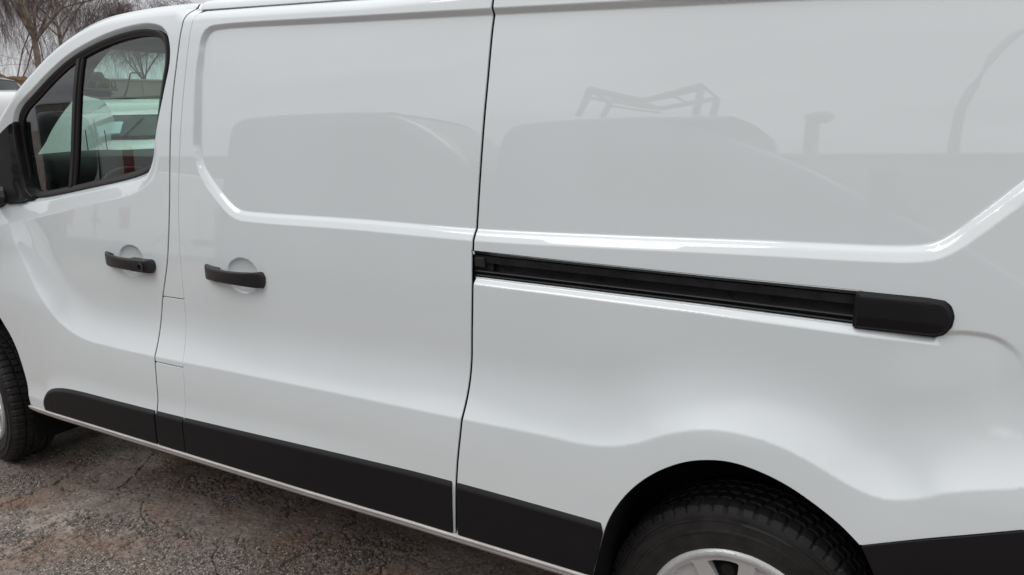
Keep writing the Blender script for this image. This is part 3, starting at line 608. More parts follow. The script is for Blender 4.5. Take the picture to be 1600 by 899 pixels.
panel('rail_cover', cov, PLASTIC, spanel, func=covf, depth=.02, step=.008, feats=[(np.vstack([cov, cov[:1]]), [-.002, -.004, -.006, -.009, .002, .004, .006, .009])], edge=.002)

# wheel arch liners, underside, inner shell
def liner(name, P, depth):
    P = resample(P, .02); rows = []; cx_ = (P[0][0] + P[-1][0]) / 2
    for d in (.0035, .03, depth): rows.append([(cx_ + (x - cx_) * .991, ys(x, z) + d, .33 + (z - .33) * .994) for x, z in P])
    V, F = loft(rows); b2 = [(x, ys(P[len(P) // 2][0], .7) + depth, z) for x, z in P]; o = len(V); V += b2 + [(P[-1][0], b2[0][1], P[0][1] - .1)]
    F.append(tuple(range(o, o + len(b2) + 1))); return mesh(name, V, F, BLACK, van)
liner('arch_liner', np.vstack([[(3.150, .25), (3.158, .40)], ARCH, [(3.769, .632), (3.793, .55), (3.806, .45), (3.81, .25)]]), .30)
FARCH = spline([(-.46, .30), (-.45, .45), (-.41, .60), (-.33, .72), (-.20, .82), (-.02, .875), (.16, .885), (.32, .87), (.42, .85), (.48, .80), (.541, .731), (.571, .681), (.608, .562), (.629, BOT), (.63, .28)], n=5)
liner('arch_liner', FARCH, .36)
mb = MB(); mb.box((1.9, .95, .46), (2.46, 1.60, .06)); mb.box((-.68, .95, .33), (.38, 1.6, .12)); mb.box((4.14, .95, .33), (.62, 1.7, .12)); mb.box((1.78, .95, .52), (5.2, .7, .24)); mb.box((3.48, .95, .335), (.08, 1.3, .10)); mb.box((.02, .95, .335), (.08, 1.3, .10))
mb.build('underbody', BLACK, van, smooth=False)
mb = MB(); mb.box((1.72, .95, 1.12), (.03, 1.50, 1.30)); mb.build('bulkhead', TRIM, van, smooth=False)
# dashboard, steering wheel, seats
rows = []
for y in np.linspace(.14, 1.76, 12):
    hump = .03 * math.exp(-((y - .5) / .18) ** 2); xo = .20 - .22 * math.sin(math.pi * (y - .08) / 1.74); rows.append([(.0 + xo, y, 1.33), (.12 + xo, y, 1.42), (.25 + xo, y, 1.455), (.40 + xo * .6, y, 1.45 + hump * .5), (.50, y, 1.42 + hump * .5), (.55, y, 1.33), (.52, y, 1.15), (.40, y, .95), (.36, y, .62)])
V, F = loft(rows, caps=True); mesh('dashboard', V, F, DASH, van, angle=40)
c0 = Vector((.80, .50, 1.22)); ax = Vector((.80, 0, .60)).normalized(); e1 = Vector((0, 1, 0)); e2 = ax.cross(e1); mb = MB()
ringp = [c0 + (e1 * math.cos(a) + e2 * math.sin(a)) * .195 for a in np.linspace(0, 2 * math.pi, 41)]; mb.tube(ringp, .016, 10)
for a in (0, math.pi, -math.pi / 2): mb.tube([c0 - ax * .03, c0 + (e1 * math.cos(a) + e2 * math.sin(a)) * .19], .018, 8)
mb.tube([c0 - ax * .30, c0 - ax * .02, c0 + ax * .0], [.04, .06, .055], 14); mb.build('steering_wheel', DASH, van)
for yc, wd in ((.50, .50), (1.28, .88)):
    mb = MB(); mb.box((1.17, yc, .90), (.50, wd, .16), bev=.05); 
    V, F = loft([[(1.36 + dx + (z - .95) * .18, yc + yy, z) for dx, yy in ((-.06, -wd / 2 + .05), (-.07, 0), (-.06, wd / 2 - .05), (.02, wd / 2), (.07, wd / 2 - .06), (.07, -wd / 2 + .06), (.02, -wd / 2))] for z in (.95, 1.05, 1.3, 1.5, 1.56)], closed_u=True, caps=True); mb.add(V, F)
    V, F = loft([[(1.50 + dx, yc + yy, z) for dx, yy in ((-.05, -.10), (-.06, 0), (-.05, .10), (.03, .11), (.04, 0), (.03, -.11))] for z in (1.60, 1.63, 1.74, 1.77)], closed_u=True, caps=True); mb.add(V, F)
    mb.build('seat', CLOTH, van)
# nose: wing, bonnet, bumper, lamps
wing = np.vstack([[(.140, 1.37), (.02, 1.28), (-.12, 1.20), (-.35, 1.13), (-.62, 1.02), (-.80, .90), (-.86, .80), (-.87, .62), (-.50, .62)], spline([(-.455, .50), (-.41, .60), (-.33, .72), (-.20, .82), (-.02, .875), (.16, .885), (.32, .87), (.41, .855)], n=4), [(.322, .925), (.262, 1.018), (.227, 1.148), (.183, 1.246)]])
panel('front_wing', wing, PAINT, van, depth=.02, step=.03)
rows = []
for (x, z, bl) in ((-.12, 1.205, .27), (-.35, 1.135, .22), (-.62, 1.025, .16), (-.80, .905, .12), (-.86, .80, .10)):
    rows.append(cross((x, z), bl, .05, inset=.004))
V, F = loft(rows); mesh('bonnet', V, F, PAINT, van)
rows = [cross((x, z), bl, 0, inset=-.004) for x, z, bl in ((-.86, .795, .10), (-.885, .74, .12), (-.90, .60, .15), (-.895, .45, .15), (-.86, .34, .13))]
V, F = loft(rows); mesh('front_bumper', V, F, PLASTIC2, van)
bside = [(-.87, .615), (-.50, .615), (-.457, .50), (-.463, .32), (-.87, .33)]
panel('bumper_corner', bside, PLASTIC2, van, depth=.02, step=.04, feats=[])
mb = MB()
for sd in (0, 1):
    rows = [[((-.86 - .05 * q + .14 * (1 - q)), (1.9 - yy) if sd else yy, z) for q, yy in ((0, ys(-.72, .9) - .006), (.5, ys(-.86, .9) + .02), (.8, .42), (1, .52))] for z in (.80, .88, .955)]
    V, F = loft(rows); mb = MB(); mb.add(V, F).build('headlight', LAMPW, van)
# tail
for sd in (0, 1):
    ya, yb = (.12, .945) if not sd else (.955, 1.78)
    mb = MB(); mb.box((4.455, (ya + yb) / 2, 1.24), (.05, yb - ya, 1.22), bev=.02); d_ = mb.build('rear_door', PAINT, van)
    mb = MB(); mb.box((4.45, .085 if not sd else 1.815, 1.22), (.06, .055, .42), bev=.012); mb.build('tail_light', LAMPR, van)
mb = MB(); mb.box((4.47, .95, .50), (.12, 1.86, .24), bev=.03); mb.build('rear_bumper', PLASTIC, van)

# wheels
WC = .332
def wheel(x, y0, steer, name='wheel'):
    w = empty(name, (x, y0, WC), steer, van)
    NA = 300
    # tyre cross-section: (radius, inward offset w)  from outer bead round to inner bead
    P = [(.205, .006), (.214, -.004), (.225, -.0085), (.240, -.0115), (.262, -.0135), (.2635, -.0165), (.268, -.0165), (.2695, -.0135), (.290, -.0120), (.2915, -.0150), (.2955, -.0145), (.297, -.0105), (.303, -.0095), (.3045, -.0075), (.309, -.006), (.314, -.003), (.322, .004), (.3275, .012),
         (.3315, .022), (.3325, .040), (.3245, .0425), (.3245, .0475), (.3335, .050), (.3345, .078), (.3265, .0805), (.3265, .0865), (.3350, .089), (.3350, .116), (.3265, .1185), (.3265, .1245), (.3345, .127), (.3335, .155), (.3245, .1575), (.3245, .1625), (.3325, .165), (.3315, .183), (.3275, .193), (.322, .201), (.309, .211), (.285, .217), (.24, .214), (.214, .205), (.205, .195)]
    rows = []
    for i in range(NA):
        a = 2 * math.pi * i / NA; sipe = (i % 5 == 0); rr = []
        for j, (r, q) in enumerate(P):
            if 15 <= j <= 19 or 34 <= j <= 37: r2 = r - (.0055 if sipe else 0)
            elif j in (22, 23, 26, 27, 30, 31): r2 = r - (.0065 if (i + j // 2) % 5 == 0 else 0)
            else: r2 = r
            q2 = q
            if 8 <= j <= 9 and (i % 50) in range(6, 24): q2 = q - .0026   # raised block on the sidewall
            if 3 <= j <= 4 and (i % 50) in list(range(3, 7)) + list(range(23, 27)): q2 = q - .0022
            rr.append((r2 * math.cos(a), q2, r2 * math.sin(a)))
        rr = [(a_, q_ if q_ < .02 else .02 + (q_ - .02) * .84, c_) for a_, q_, c_ in rr]; rr = [(a_ * k_, q_, c_ * k_) for (a_, q_, c_) in rr for k_ in [1 if q_ < .01 else .990 - .022 * min(1, (q_ - .01) / .05)]]; rows.append(rr)
    V, F = loft(rows, closed_v=True); mesh('tyre', V, F, TYRE, w, angle=28)
    # wheel cover with five pairs of spokes and bevelled pockets
    def cf(x_, z_):
        r = np.hypot(x_, z_); y = np.interp(r, [0, .05, .07, .14, .196, .203, .211, .2165, .219], [-.008, -.008, .006, .004, -.008, -.013, -.0145, -.010, .0])
        return y
    holes = []
    for k in range(5):
        a0 = math.pi / 2 + R(11) + k * 2 * math.pi / 5
        pts = [(.186, -.175), (.189, 0), (.186, .175), (.118, .13), (.108, 0), (.118, -.13)]
        pts = [(.188, -.215), (.190, -.1), (.1905, 0), (.190, .1), (.188, .215), (.112, .16), (.106, 0), (.112, -.16)]
        holes.append(rcorner([(r * math.cos(a0 + t_), r * math.sin(a0 + t_)) for r, t_ in pts], .010))
    circ = np.array([(.219 * math.cos(a), .219 * math.sin(a)) for a in np.linspace(0, 2 * math.pi, 120, endpoint=False)])
    fe = [([(r * math.cos(a), r * math.sin(a)) for a in np.linspace(0, 2 * math.pi, 100)], [0]) for r in (.05, .07, .14, .196, .1995, .203, .211, .2135, .2165)]
    # shallow triangular recesses between the spokes
    tri = []
    for k in range(5):
        a0 = math.pi / 2 - R(25) + k * 2 * math.pi / 5
        tri.append(np.array([(r * math.cos(a0 + t_), r * math.sin(a0 + t_)) for r, t_ in ((.1925, -.235), (.1935, 0), (.1925, .235), (.105, .04), (.105, -.04))]))
    def cf2(x_, z_):
        y = cf(x_, z_); 
        for tr in tri:
            s = sdist(x_, z_, tr); y = y + .010 * np.clip(s / .005, 0, 1)
        return y
    fe += [(np.vstack([tr, tr[:1]]), [0, .0025, .005, -.0025, -.005]) for tr in tri]
    panel('wheel_cover', circ, SILVER, w, holes=holes, func=cf2, depth=.028, step=.010, feats=fe, edge=.0022)
    mb = MB(); V, F = loft([[(r * math.cos(a), q, r * math.sin(a)) for a in np.linspace(0, 2 * math.pi, 60, endpoint=False)] for r, q in ((.214, .02), (.205, .045), (.10, .05), (.02, .045))], closed_u=True, caps=True); mb.add(V, F); mb.build('steel_disc', BLACK, w)
    for k in range(5):
        mb = MB(); a = math.pi / 2 + R(11) + k * 2 * math.pi / 5; mb.tube([(.150 * math.cos(a), .044, .150 * math.sin(a)), (.150 * math.cos(a), .020, .150 * math.sin(a))], .016, 12); mb.build('wheel_bolt', RAILM, w)
    return w
w_r = wheel(3.483, .080, 0.0); w_f = wheel(-.02, .085, R(-7))
# the far side mirrors this one
def mirror_tree(o, parent):
    c = o.copy(); COL.objects.link(c); c.parent = parent
    if parent is van and o.type != 'EMPTY': c.scale = (1, -1, 1); c.location = (0, 1.9, 0)
    elif o.type == 'EMPTY': c.scale = (1, -1, 1); c.location = (o.location.x, 1.9 - o.location.y, o.location.z); c.rotation_euler = (0, 0, -o.rotation_euler.z)
    for ch in list(o.children): mirror_tree(ch, c)
for o in list(van.children):
    if o.name.split('.')[0] in ('front_door', 'pillar_panel', 'fuel_flap', 'lower_pillar_panel', 'sliding_door', 'side_panel', 'side_moulding', 'rear_bumper_corner', 'sill', 'arch_liner', 'front_wing', 'bumper_corner', 'wheel', 'door_shut'): mirror_tree(o, van)

# ------------------------------------------------------------------ other vehicles parked round about
WHITE2 = mat('white_vehicle_paint', (.72, .73, .73), .35, .5, coat=.8, noise=(1.1, 4, .93, 1.02))
GREY2 = mat('dark_grey_vehicle_paint', (.055, .058, .065), .35, .5, coat=.8, noise=(1.1, 4, .85, 1.1))
BLUE2 = mat('dark_blue_vehicle_paint', (.03, .045, .08), .35, .5, coat=.8, noise=(1.1, 4, .85, 1.1))
def vehicle(name, label, cat, loc, heading, L=4.7, W=1.88, H=2.0, wsb=1.25, wst=.0, hood=1.0, nose=.55, ws_len=.75, paint=None, rear_glass=True, chev=False, rack=False, paper=False, group=None, wdrop=.07, side_glass=1, tl_z=1.18, tl_w=.15):
    """x forward in its own frame, origin on the ground under the middle"""
    paint = paint or WHITE2
    v = empty(name, loc, heading); tag(v, label, cat, group)
    hx = L / 2; fx = hx - nose; wx0, wx1 = fx, fx - ws_len            # windscreen foot and head
    prof = spline([(-hx + .02, .34), (-hx, .55), (-hx + .01, 1.0), (-hx + .05, H - .35), (-hx + .11, H - .10), (-hx + .24, H - .015), (0, H), (wx1 - .15 - wdrop * .8, H - .015), (wx1 - wdrop * .4, H - .05 - wdrop * .25), (wx1, H - wdrop), ((wx0 + wx1) / 2, (wsb + H - wdrop) / 2 + .03), (wx0, wsb), (hx - .22, hood + .04), (hx - .06, hood - .12), (hx, .70), (hx - .01, .42), (hx - .05, .30)], n=4)
    base = .28; prof = np.vstack([prof, [(hx - .3, base), (-hx + .3, base)]])
    c = np.array([0, .95]); rows = []
    for yy, k in ((-1, .16), (-.985, .07), (-.955, .025), (-.90, 0), (-.4, -.004), (.4, -.004), (.90, 0), (.955, .025), (.985, .07), (1, .16)):
        r = []
        for x, z in prof:
            t_ = max(0, z - 1.0); tum = 1 - .085 * t_
            sx = x * (1 - k * .16 / hx * 2) if abs(x) > hx - .7 else x; q = k * .12
            zz_ = z - (q * 2 if z > H - .5 else q * 1.0 if z > hood - .1 and x > wx1 else 0)
            bow = (1 - yy ** 2) * .09 if x > wx1 - .2 else 0
            r.append((sx + bow, yy * W / 2 * tum, zz_))
        rows.append(r)
    V, F = loft(rows, closed_u=True, caps=True); mesh('body', V, F, paint, v, angle=38)
    hw = W / 2
    def quad(nm, P, m, th=.012, rnd=.05, up=0.0):
        # P: rounded polygon of 3D points lying on the body, thickened outward along its normal
        P = [Vector(p) for p in P]; n_ = (P[1] - P[0]).cross(P[-1] - P[0]).normalized(); o = sum(P, Vector()) / len(P); e1_ = (P[1] - P[0]).normalized(); e2_ = n_.cross(e1_)
        q2 = rcorner([((p - o).dot(e1_), (p - o).dot(e2_)) for p in P], rnd, 4); r = []
        for dd, sc in ((-.03, 1.0), (th * .6, 1.0), (th, .985)): r.append([o + e1_ * a * sc + e2_ * b_ * sc + n_ * dd for a, b_ in q2])
        V, F = loft(r, closed_u=True, caps=True); return mesh(nm, V, F, m, v, angle=30)
    tz = lambda z: hw * (1 - .085 * max(0, z - 1.0))
    zt, zb = H - wdrop - .05, wsb + .03; ft, fb = .12, .0; dxs = (wx1 - wx0); xx = lambda z: wx0 + dxs * (z - wsb) / (H - wdrop - wsb)
    # windscreen: curved sheet just proud of the body
    rr = []
    for z in np.linspace(zb, zt, 6): rr.append([(xx(z) + (1 - (k / 5 - 1) ** 2) * .09 + .030, (k / 5 - 1) * (tz(z) - .11), z + .018) for k in range(11)])
    V, F = loft(rr); ws = mesh('windscreen', V, F, DARKGL, v)
    rr = []
    for j, z in enumerate(np.linspace(zb - .03, zt + .03, 6)): rr.append([(xx(z) + (1 - (k / 5 - 1) ** 2) * .09 + .022, (k / 5 - 1) * (tz(z) - .075), z + .012) for k in range(11)])
    V, F = loft(rr); mesh('windscreen_surround', V, F, RUBBER, v)
    mbw = MB(); mbw.tube([(wx0 + .11, -.25, wsb + .045), (xx(wsb + .3) + .12, .02, wsb + .33)], .008, 5).build('wiper', RUBBER, ws)
    if paper:
        z0 = wsb + .06; quad('paper_sheet', [(xx(z0) + .09, -.62, z0 + .01), (xx(z0) + .09, -.30, z0 + .01), (xx(z0 + .2) + .105, -.26, z0 + .19), (xx(z0 + .2) + .105, -.55, z0 + .19)], PAPER, .03, .005)
    for sd in (-1, 1):
        y = lambda z, k=.004: sd * (tz(z) + k)
        zc0, zc1 = wsb + .02, H - .22; xa0, xa1 = wx0 - .20, xx(zc1) - .16; xb = wx1 - .75
        if not side_glass: xb = wx1 - .75
        P = [(xb, y(zc0), zc0), (xa0, y(zc0), zc0), (xa1, y(zc1), zc1), (xb + .03, y(zc1), zc1)]
        if side_glass: quad('side_window', P if sd < 0 else P[::-1], DARKGL)
        if side_glass > 1:
            P = [(-hx + .25, y(zc0), zc0), (xb - .15, y(zc0), zc0), (xb - .13, y(zc1), zc1), (-hx + .33, y(zc1), zc1)]; quad('side_window', P if sd < 0 else P[::-1], DARKGL)
        mb = MB(); mb.box((xb - .02, y(1.05, .018), 1.08), (.20, .03, .035), bev=.01); mb.build('door_handle', PLASTIC2, v)
        mb = MB(); mb.box((xb - .55, y(1.05, .018), 1.08), (.20, .03, .035), bev=.01); mb.build('door_handle', PLASTIC2, v)
        mb = MB(); mb.box((-.1, y(.6, .006), .62), (L * .42, .03, .14), bev=.012); mb.build('side_moulding', PLASTIC, v)
        for gx0 in (xb - .06, xb - 1.15, wx0 - .12): mb = MB(); mb.box((gx0, y(1.0, -.001), 1.0), (.008, .01, 1.1)); mb.build('door_gap', BLACK, v)
        mb = MB(); mb.tube([(xa0 + .10, sd * (hw - .02), wsb + .02), (xa0 + .12, sd * (hw + .14), wsb + .06)], .03, 6); mb.box((xa0 + .14, sd * (hw + .19), wsb + .13), (.12, .19, .26), bev=.045); mb.build('door_mirror', PLASTIC2, v)
        quad('headlight', [(hx - .10 + .04, sd * (hw - .12), hood - .30), (hx - .02 + .07, sd * (hw - .50), hood - .34), (hx - .06 + .07, sd * (hw - .46), hood - .19), (hx - .20 + .04, sd * (hw - .12), hood - .11)][::-sd], LAMPW, .02, .04)
        mb = MB(); mb.box((-hx + .035, sd * (hw - .01 - tl_w / 2), tl_z), (.09, tl_w, .46), bev=.03); mb.build('tail_light', LAMPR, v)
        for wx in (hx - .92, -hx + .80):
            wh = empty('wheel', (wx, sd * (hw - .12), .32), 0, v)
            V, F = loft([[(r * math.cos(a), sd * q, r * math.sin(a)) for a in np.linspace(0, 2 * math.pi, 40, endpoint=False)] for r, q in ((.20, -.1), (.31, -.1), (.322, -.07), (.322, .05), (.305, .085), (.24, .10), (.205, .085))], closed_u=True); mesh('tyre', V, F, TYRE, wh, angle=50)
            V, F = loft([[(r * math.cos(a), sd * q, r * math.sin(a)) for a in np.linspace(0, 2 * math.pi, 40, endpoint=False)] for r, q in ((.208, .08), (.20, .095), (.12, .075), (.05, .085), (.01, .085))], closed_u=True, caps=True); mesh('wheel_cover', V, F, SILVER, wh, angle=50)
            V, F = loft([[(wx + r * math.cos(a), sd * (hw + .003 - q), .34 + r * math.sin(a)) for a in np.linspace(-.15, math.pi + .15, 24)] for r, q in ((.405, .0), (.37, .002), (.36, .25))]); mesh('wheel_arch', V, F, BLACK, v)
    mb = MB(); mb.box((hx - .05, 0, .50), (.16, W - .10, .28), bev=.05); mb.build('front_bumper', PLASTIC, v)
    mb = MB(); mb.box((-hx + .0, 0, .48), (.14, W - .04, .24), bev=.04); mb.build('rear_bumper', PLASTIC, v)
    mb = MB(); mb.box((hx + .045, 0, .76), (.06, W * .5, .14), bev=.02); mb.build('grille', PLASTIC2, v)
    mb = MB(); mb.box((-hx + .0, 0, 1.15), (.03, .008, H - .62)); mb.build('door_gap', BLACK, v)
    mb = MB(); mb.box((-hx - .005, sd * .12, 1.02), (.04, .16, .04), bev=.01); mb.build('door_handle', PLASTIC2, v)
    if rear_glass:
        for sd in (-1, 1): mb = MB(); mb.box((-hx + .035, sd * hw * .42, H - .56), (.03, hw * .66, .42), bev=.012); mb.build('rear_window', DARKGL, v)
    if chev:                                      # double chevron badge on tail door and bonnet
        for bx_, bz, n_ in ((-hx - .012, 1.02, -1), (hx + .05, .86, 1)):
            mb = MB(); em = empty('emblem', (0, 0, 0), 0, v)
            for k in (0, 1):
                mb = MB()
                for s_ in (-1, 1): 
                    a0, a1 = Vector((bx_, 0, bz - .055 * k + .06)), Vector((bx_, s_ * .10, bz - .055 * k))
                    V, F = loft([[p + Vector((n_ * .012 * q, 0, w)) for q, w in ((0, .0), (1, .004), (1, .022), (0, .026))] for p in (a0, a1)], closed_u=True, caps=True); mb.add(V, F)
                mb.build('chevron', CHROME, em, smooth=False)
    if rack:
        m_ = MB()
        rk = empty('roof_rack', (0, 0, 0), 0, v)
        for xr in (-1.2, -.1, .75): mb = MB(); mb.tube([(xr, -hw + .2, H), (xr, -hw + .2, H + .13), (xr, hw - .2, H + .13), (xr, hw - .2, H)], .022, 6); mb.build('rack_bar', RAILM, rk)
        for sd in (-1, 1): mb = MB(); mb.tube([(-1.5, sd * .45, H + .17), (1.1, sd * .45, H + .17)], .02, 6); mb.build('rack_rail', RAILM, rk)
    return v
def at_dir(dx, dy, d): return (3.818 + dx * d, -1.486 + dy * d)
gz = lambda x, y: float(ground_far(np.array([[x]]), np.array([[y]]))[0, 0])
def park(label, x, y, head, **k): return vehicle('parked_van', label, 'van', (x, y, gz(x, y)), head, **k)
def pt(px, py, d):                                # azimuth by picture column, used only to note where each vehicle was seen
    a = math.atan((px - 800) / 1144.95) - R(30.55); return 3.818 + math.sin(a) * d, -1.486 + math.cos(a) * d
GR = 'vans parked across the yard'
x, y = -8.36, 6.69; park('white van facing the camera with a paper sheet behind its windscreen, seen through the cab', x, y, math.atan2(-.60, .80), L=4.6, H=2.02, wsb=1.37, hood=1.20, wdrop=.26, paper=True, chev=True, group=GR)
x, y = -13.3, 8.7; park('white van with a slanting windscreen, half hidden between two nearer vans', x, y, math.atan2(-.47, .88), L=4.4, H=2.05, wsb=1.3, hood=1.12, group=GR)
x, y = -7.4, 4.25; park('white van seen from behind its tail corner, left of the window divider', x, y, math.atan2(.70, -.75), L=4.2, H=2.02, wsb=1.3, hood=1.1, side_glass=0, rear_glass=False, tl_z=.80, chev=True, group=GR)
x, y = -10.75, 3.66; park('white van at the left edge of the picture, in front of the brown bank', x, y, math.atan2(.503, .864), L=5.2, H=2.42, wsb=1.5, hood=1.25, nose=.25, ws_len=.55, group=GR)
# the row behind the photographer, mirrored in the paint
GB = 'vans parked behind the photographer'
park('dark tall van mirrored in the sliding door panel', -1.2, -5.05, 0.0, L=4.8, W=1.9, H=2.58, wsb=1.72, hood=1.4, nose=.95, ws_len=1.35, paint=GREY2, group=GB)
v2 = park('dark low van under a propped ladder, mirrored in the rear side panel', 2.6, -3.86, 0.0, L=3.5, W=1.85, H=2.13, wsb=1.52, hood=1.2, nose=.75, ws_len=1.2, paint=BLUE2, group=GB)
park('white van with chevron badge and red lamp mirrored in the cab window', -9.05, -8.2, -math.pi / 2, L=4.6, H=1.95, wsb=1.2, chev=True, rear_glass=False, tl_w=.24, tl_z=1.08, group=GB)
park('grey van beyond the white one with chevrons, mirrored in the quarter glass', -11.4, -8.0, -math.pi / 2, L=4.5, H=2.0, wsb=1.25, paint=GREY2, group=GB)
# ladder frame on the low van
ld = empty('roof_ladder', (2.0, -3.1, 2.17)); tag(ld, 'folded ladder leaning in a vee on the low dark van roof', 'ladder')
def lpost(nm, a, b_, r=.026): mb = MB(); mb.tube([a, b_], r, 6); mb.build(nm, RAILM, ld)
for yy in (0, -.4):
    lpost('side_rail', (-.47, yy, 0.0), (-.40, yy, .25)); lpost('side_rail', (-.40, yy, .25), (.0, yy, .14)); lpost('side_rail', (.0, yy, .14), (.40, yy, .23)); lpost('side_rail', (.40, yy, .23), (.38, yy, -.02)); lpost('side_rail', (-.40, yy, .19), (.0, yy, .09), .014)
for q in (-.4, -.2, 0, .2, .4): lpost('rung', (q, 0, .14 + abs(q) * .25), (q, -.4, .14 + abs(q) * .25), .012)

# ------------------------------------------------------------------ wall, bank, posts
BRICKW = mat('pale_render_wall', (.33, .30, .255), .85, .2, noise=(.9, 6, .82, 1.12)); BANK = mat('brown_bank', (.115, .075, .042), .95, .1, noise=(1.6, 8, .5, 1.5)); CONC = mat('concrete', (.36, .35, .33), .85, noise=(3, 6, .8, 1.1)); WOODM = mat('birch_bark', (.16, .125, .105), .9, .2, noise=(6, 5, .5, 1.7)); TWIG = mat('twig_bark', (.13, .10, .095), .9, .2, noise=(3, 3, .7, 1.3))
GREENM = mat('hedge_green', (.06, .065, .03), .95, .1, noise=(5, 5, .5, 1.6))
def wall(name, a, b_, z1, th, m, label, cat, cop=.06):
    w = empty(name, (a[0], a[1], 0)); tag(w, label, cat); d = Vector((b_[0] - a[0], b_[1] - a[1], 0)); L = d.length; rz = math.atan2(d.y, d.x); c = (d.x / 2, d.y / 2)
    g0 = min(gz(*a), gz(*b_)) - .4
    mb = MB(); mb.box((c[0], c[1], (g0 + z1) / 2), (L, th, z1 - g0), rz); mb.build('wall_face', m, w, smooth=False)
    n = int(L / 2.4)
    for i in range(n):
        u = (i + .5) / n; mb = MB(); mb.box((d.x * u, d.y * u, z1 + cop / 2), (L / n - .012, th + .10, cop), rz, .01); mb.build('coping_slab', CONC, w, smooth=False)
    for i in range(n + 1):
        u = i / n; mb = MB(); mb.box((d.x * u, d.y * u, (g0 + z1) / 2 - .02), (.10, th + .06, z1 - g0 - .04), rz); mb.build('pilaster', m, w, smooth=False)
    return w
def on(px, d): px += 28; a = math.atan((px - 800) / 1144.95) - R(30.55); return (3.818 + math.sin(a) * d, -1.486 + math.cos(a) * d)
wall('yard_wall', on(84, 26), on(620, 32), 3.20, .3, BRICKW, 'long pale wall behind the parked vans, seen through the cab', 'wall')
wall('boundary_wall', (-26, -12.2), (26, -12.2), 3.02, .3, BRICKW, 'long straight wall mirrored low in the rear side panel', 'wall')
# earth bank with scrub at the far left
bxs = np.linspace(0, 1, 60); A_, B_ = np.array(on(-500, 27)), np.array(on(150, 26)); nrm_ = np.array([B_[1] - A_[1], -(B_[0] - A_[0])]); nrm_ /= np.linalg.norm(nrm_)
rows = []
for k, (o, z) in enumerate(((1.2, .2), (.75, 1.0), (.5, 2.0), (.2, 2.75), (-.4, 3.2), (-1.6, 3.35), (-4, 3.0))):
    rows.append([(*(A_ + (B_ - A_) * u + nrm_ * (o + .5 * (fbm(np.array([u * 60.]), np.array([k * 1.7]), .6, 41)[0] - .5))), z + .35 * (fbm(np.array([u * 60.]), np.array([k * 2.3]), .9, 42)[0] - .5)) for u in bxs])
V, F = loft(rows); bk = mesh('earth_bank', V, F, BANK); tag(bk, kind='structure')
for i, (x, y, h) in enumerate(((2.42, -6.0, 2.85), (2.32, -6.05, 2.70), (2.67, -6.0, 2.58))):
    mb = MB(); mb.box((x, y, h / 2), ((.06, .06, h) if i < 2 else (.13, .13, h)), bev=.02)
    if i == 2: mb.box((x + .06, y, h + .05), (.24, .2, .12), .3, .04); p_ = mb.build('gate_post', CONC, smooth=False); tag(p_, ['taller thin post mirrored above the end of the wall', 'shorter thin post beside the taller one, mirrored above the wall', 'thick post with a lopsided cap, mirrored above the wall'][i], 'post', 'posts by the wall')
lp = empty('lamp_post', (3.86, -5.0, 0)); tag(lp, 'curved grey lamp post mirrored at the right of the side panel', 'lamp post')
mb = MB(); mb.tube([(0, 0, 0), (0, 0, 1.0), (0, 0, 2.2), (.015, 0, 2.45), (.09, 0, 2.75), (.19, 0, 2.98), (.34, 0, 3.18), (.60, 0, 3.32)], [.06, .05, .045, .04, .038, .036, .034, .03], 10).build('pole', CONC, lp)
mb = MB(); mb.box((.80, 0, 3.33), (.45, .18, .09), bev=.03); mb.build('lamp_head', PLASTIC2, lp)

# ------------------------------------------------------------------ bare trees
def bare_tree(name, label, x, y, H, seed, trunk_r, fork, weep, group=None, lean=(0, 0), nlimb=6, dens=1.0):
    r_ = random.Random(seed); tr = empty(name, (x, y, gz(x, y) + 0.0)); tag(tr, label, 'tree', group); big = MB(); tw = MB(); segs = []
    def grow(p, d, L, rad, lev, wp):
        n = 5 if lev < 3 else 4; pts = [p]; q = p.copy(); dd = d.copy()
        for i in range(n):
            dd = (dd + Vector((r_.gauss(0, .13), r_.gauss(0, .13), r_.gauss(0, .10) + (.10 if lev < 3 else 0) - wp * (.25 * (lev - 1)) * (i + 1) / n))).normalized(); q = q + dd * (L / n); pts.append(q.copy())
        tp = [rad * (1 - .55 * i / n) for i in range(n + 1)]
        (big if lev < 2 else tw).tube(pts, tp, 6 if lev < 2 else 4 if lev < 3 else 3)
        if lev >= 5 or L < .22: return
        m = int((4 + (lev > 1) * 2 + (lev > 2) * 2) * (dens if lev > 1 else 1))
        for k in range(m):
            f = r_.uniform(.25, 1.0); i = min(n - 1, int(f * n)); b0 = pts[i].lerp(pts[i + 1], f * n - i); ax_ = Vector((r_.gauss(0, 1), r_.gauss(0, 1), r_.gauss(0, .5))).normalized()
            nd = (dd * .75 + ax_ * .75).normalized(); grow(b0, nd, L * r_.uniform(.48, .70), max(.0032, tp[i] * .46), lev + 1, wp)
    t0 = Vector((0, 0, -.3)); pts = [t0, Vector((lean[0] * .3, lean[1] * .3, fork * .5)), Vector((lean[0], lean[1], fork))]
    big.tube(pts, [trunk_r * 1.25, trunk_r, trunk_r * .85], 10)
    for k in range(nlimb):
        a = 6.283 * (k + r_.random() * .6) / nlimb; up = r_.uniform(.9, 1.9); d = Vector((math.cos(a), math.sin(a), up)).normalized()
        grow(pts[-1] - Vector((0, 0, r_.uniform(0, .5))), d, (H - fork) * r_.uniform(.5, .72), trunk_r * r_.uniform(.34, .5), 1, weep)
    big.build('trunk', WOODM, tr, angle=60); tw.build('crown', TWIG, tr, smooth=False)
    return tr
TG = 'bare trees beyond the yard'
x, y = on(74, 22); bare_tree('bare_tree', 'bare forked tree with a pale trunk, left of the cab roof', x, y, 9.5, 5, .08, 3.95, .2, TG, nlimb=7, dens=1.05)
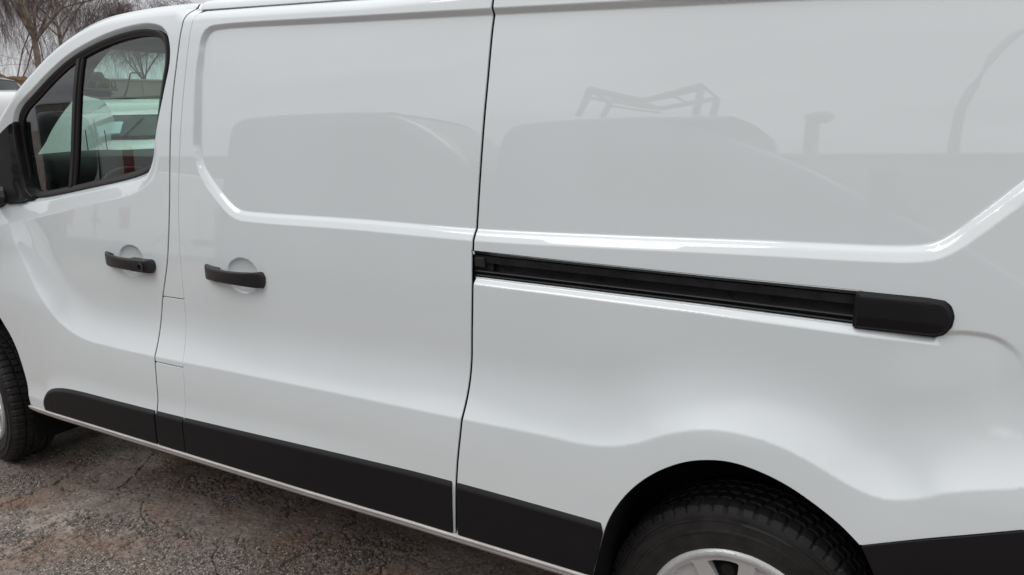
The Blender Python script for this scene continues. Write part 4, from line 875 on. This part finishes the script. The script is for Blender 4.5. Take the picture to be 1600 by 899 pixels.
x, y = on(112, 28); bare_tree('birch_tree', 'bare weeping birch just above the windscreen pillar', x, y, 12, 8, .065, 4.6, 1.3, TG, nlimb=5, dens=1.05)
x, y = on(-30, 30); bare_tree('birch_tree', 'bare weeping birch cut off by the left edge of the picture', x, y, 12, 12, .065, 4.0, 1.2, TG, nlimb=5, dens=1.05)
x, y = on(30, 36); bare_tree('birch_tree', 'bare weeping birch behind the forked tree', x, y, 13, 15, .065, 3.0, 1.3, TG, nlimb=5, dens=1.05)
x, y = on(228, 33); bare_tree('bare_tree', 'small bare tree above the pale wall, seen through the cab glass', x, y, 7.2, 21, .08, 3.3, .5, TG, nlimb=6, dens=1.05)

# dark lifting gear seen over the parked vans
gear = empty('lifting_arm', (*on(158, 14.5), 0)); tag(gear, 'dark folded lifting arm with a ring and a bent rod, above the parked vans', 'lifting arm'); _gx = Vector((.864, .503, 0)) * (14.5 / 1144.95)
def gp(px_, py_): return Vector((_gx.x * (px_ - 158), _gx.y * (px_ - 158), 1.52 + (200 - py_) * 14.5 / 1144.95))
def gpart(nm, pts, r): MB().tube([gp(*p) for p in pts], [q * 14.5 / 1144.95 for q in r], 7).build(nm, PLASTIC2, gear)
gpart('main_boom', [(60, 150), (128, 149), (160, 151), (190, 150), (207, 152)], [5, 4.2, 2.6, 2.4, 1.6]); gpart('upper_boom', [(66, 137), (130, 136), (150, 139), (183, 139.5)], [4, 4, 1.8, 1.6])
gpart('pivot_plate', [(128, 148), (137, 141), (140, 133), (144, 127)], [3.2, 4.2, 3, 2.2]); gpart('hook_ring', [(177, 138), (176, 131), (178, 127.5), (181, 129), (181.5, 134), (179.5, 138)], [1.3] * 6); gpart('bent_rod', [(191, 149), (197, 137), (203, 119.5), (205, 118.6), (221, 119.2)], [1.4, 1.2, 1.0, .9, .9]); gpart('support_post', [(88, 210), (88, 150)], [4, 4])
gpart('roof_clamp', [(198, 153.5), (206, 153.5)], [2.2, 2.2])
hv = []; hf = []
for i in range(5200):
    px_, d_ = rng.uniform(62, 175), rng.uniform(16.2, 18.0); X_, Y_ = on(px_, d_); top_ = 2.32 + .28 * math.sin(px_ * .07) * math.sin(px_ * .023 + 1); Z_ = gz(X_, Y_) + (top_) * rng.random() ** .7
    a_ = rng.normal(size=3); a_ /= np.linalg.norm(a_); b_ = np.cross(a_, rng.normal(size=3)); b_ /= np.linalg.norm(b_); c_ = np.array([X_, Y_, Z_]); q_ = rng.uniform(.04, .10); hv += [c_ + a_ * q_, c_ + b_ * q_ * .6, c_ - a_ * q_, c_ - b_ * q_ * .6]; hf.append((4 * i, 4 * i + 1, 4 * i + 2, 4 * i + 3))
hd = mesh('hedge', hv, hf, GREENM, smooth=False); tag(hd, 'low dark green hedge behind the parked vans', 'hedge', kind='stuff')

for px_, d_, h_, sd_, lb in ((92, 46, 13, 37, 'far bare birch between the forked tree and the cab roof'),):
    x, y = on(px_, d_); bare_tree('birch_tree', lb, x, y, h_, sd_, .06, 3.4, 1.2, TG, nlimb=5, dens=.9)
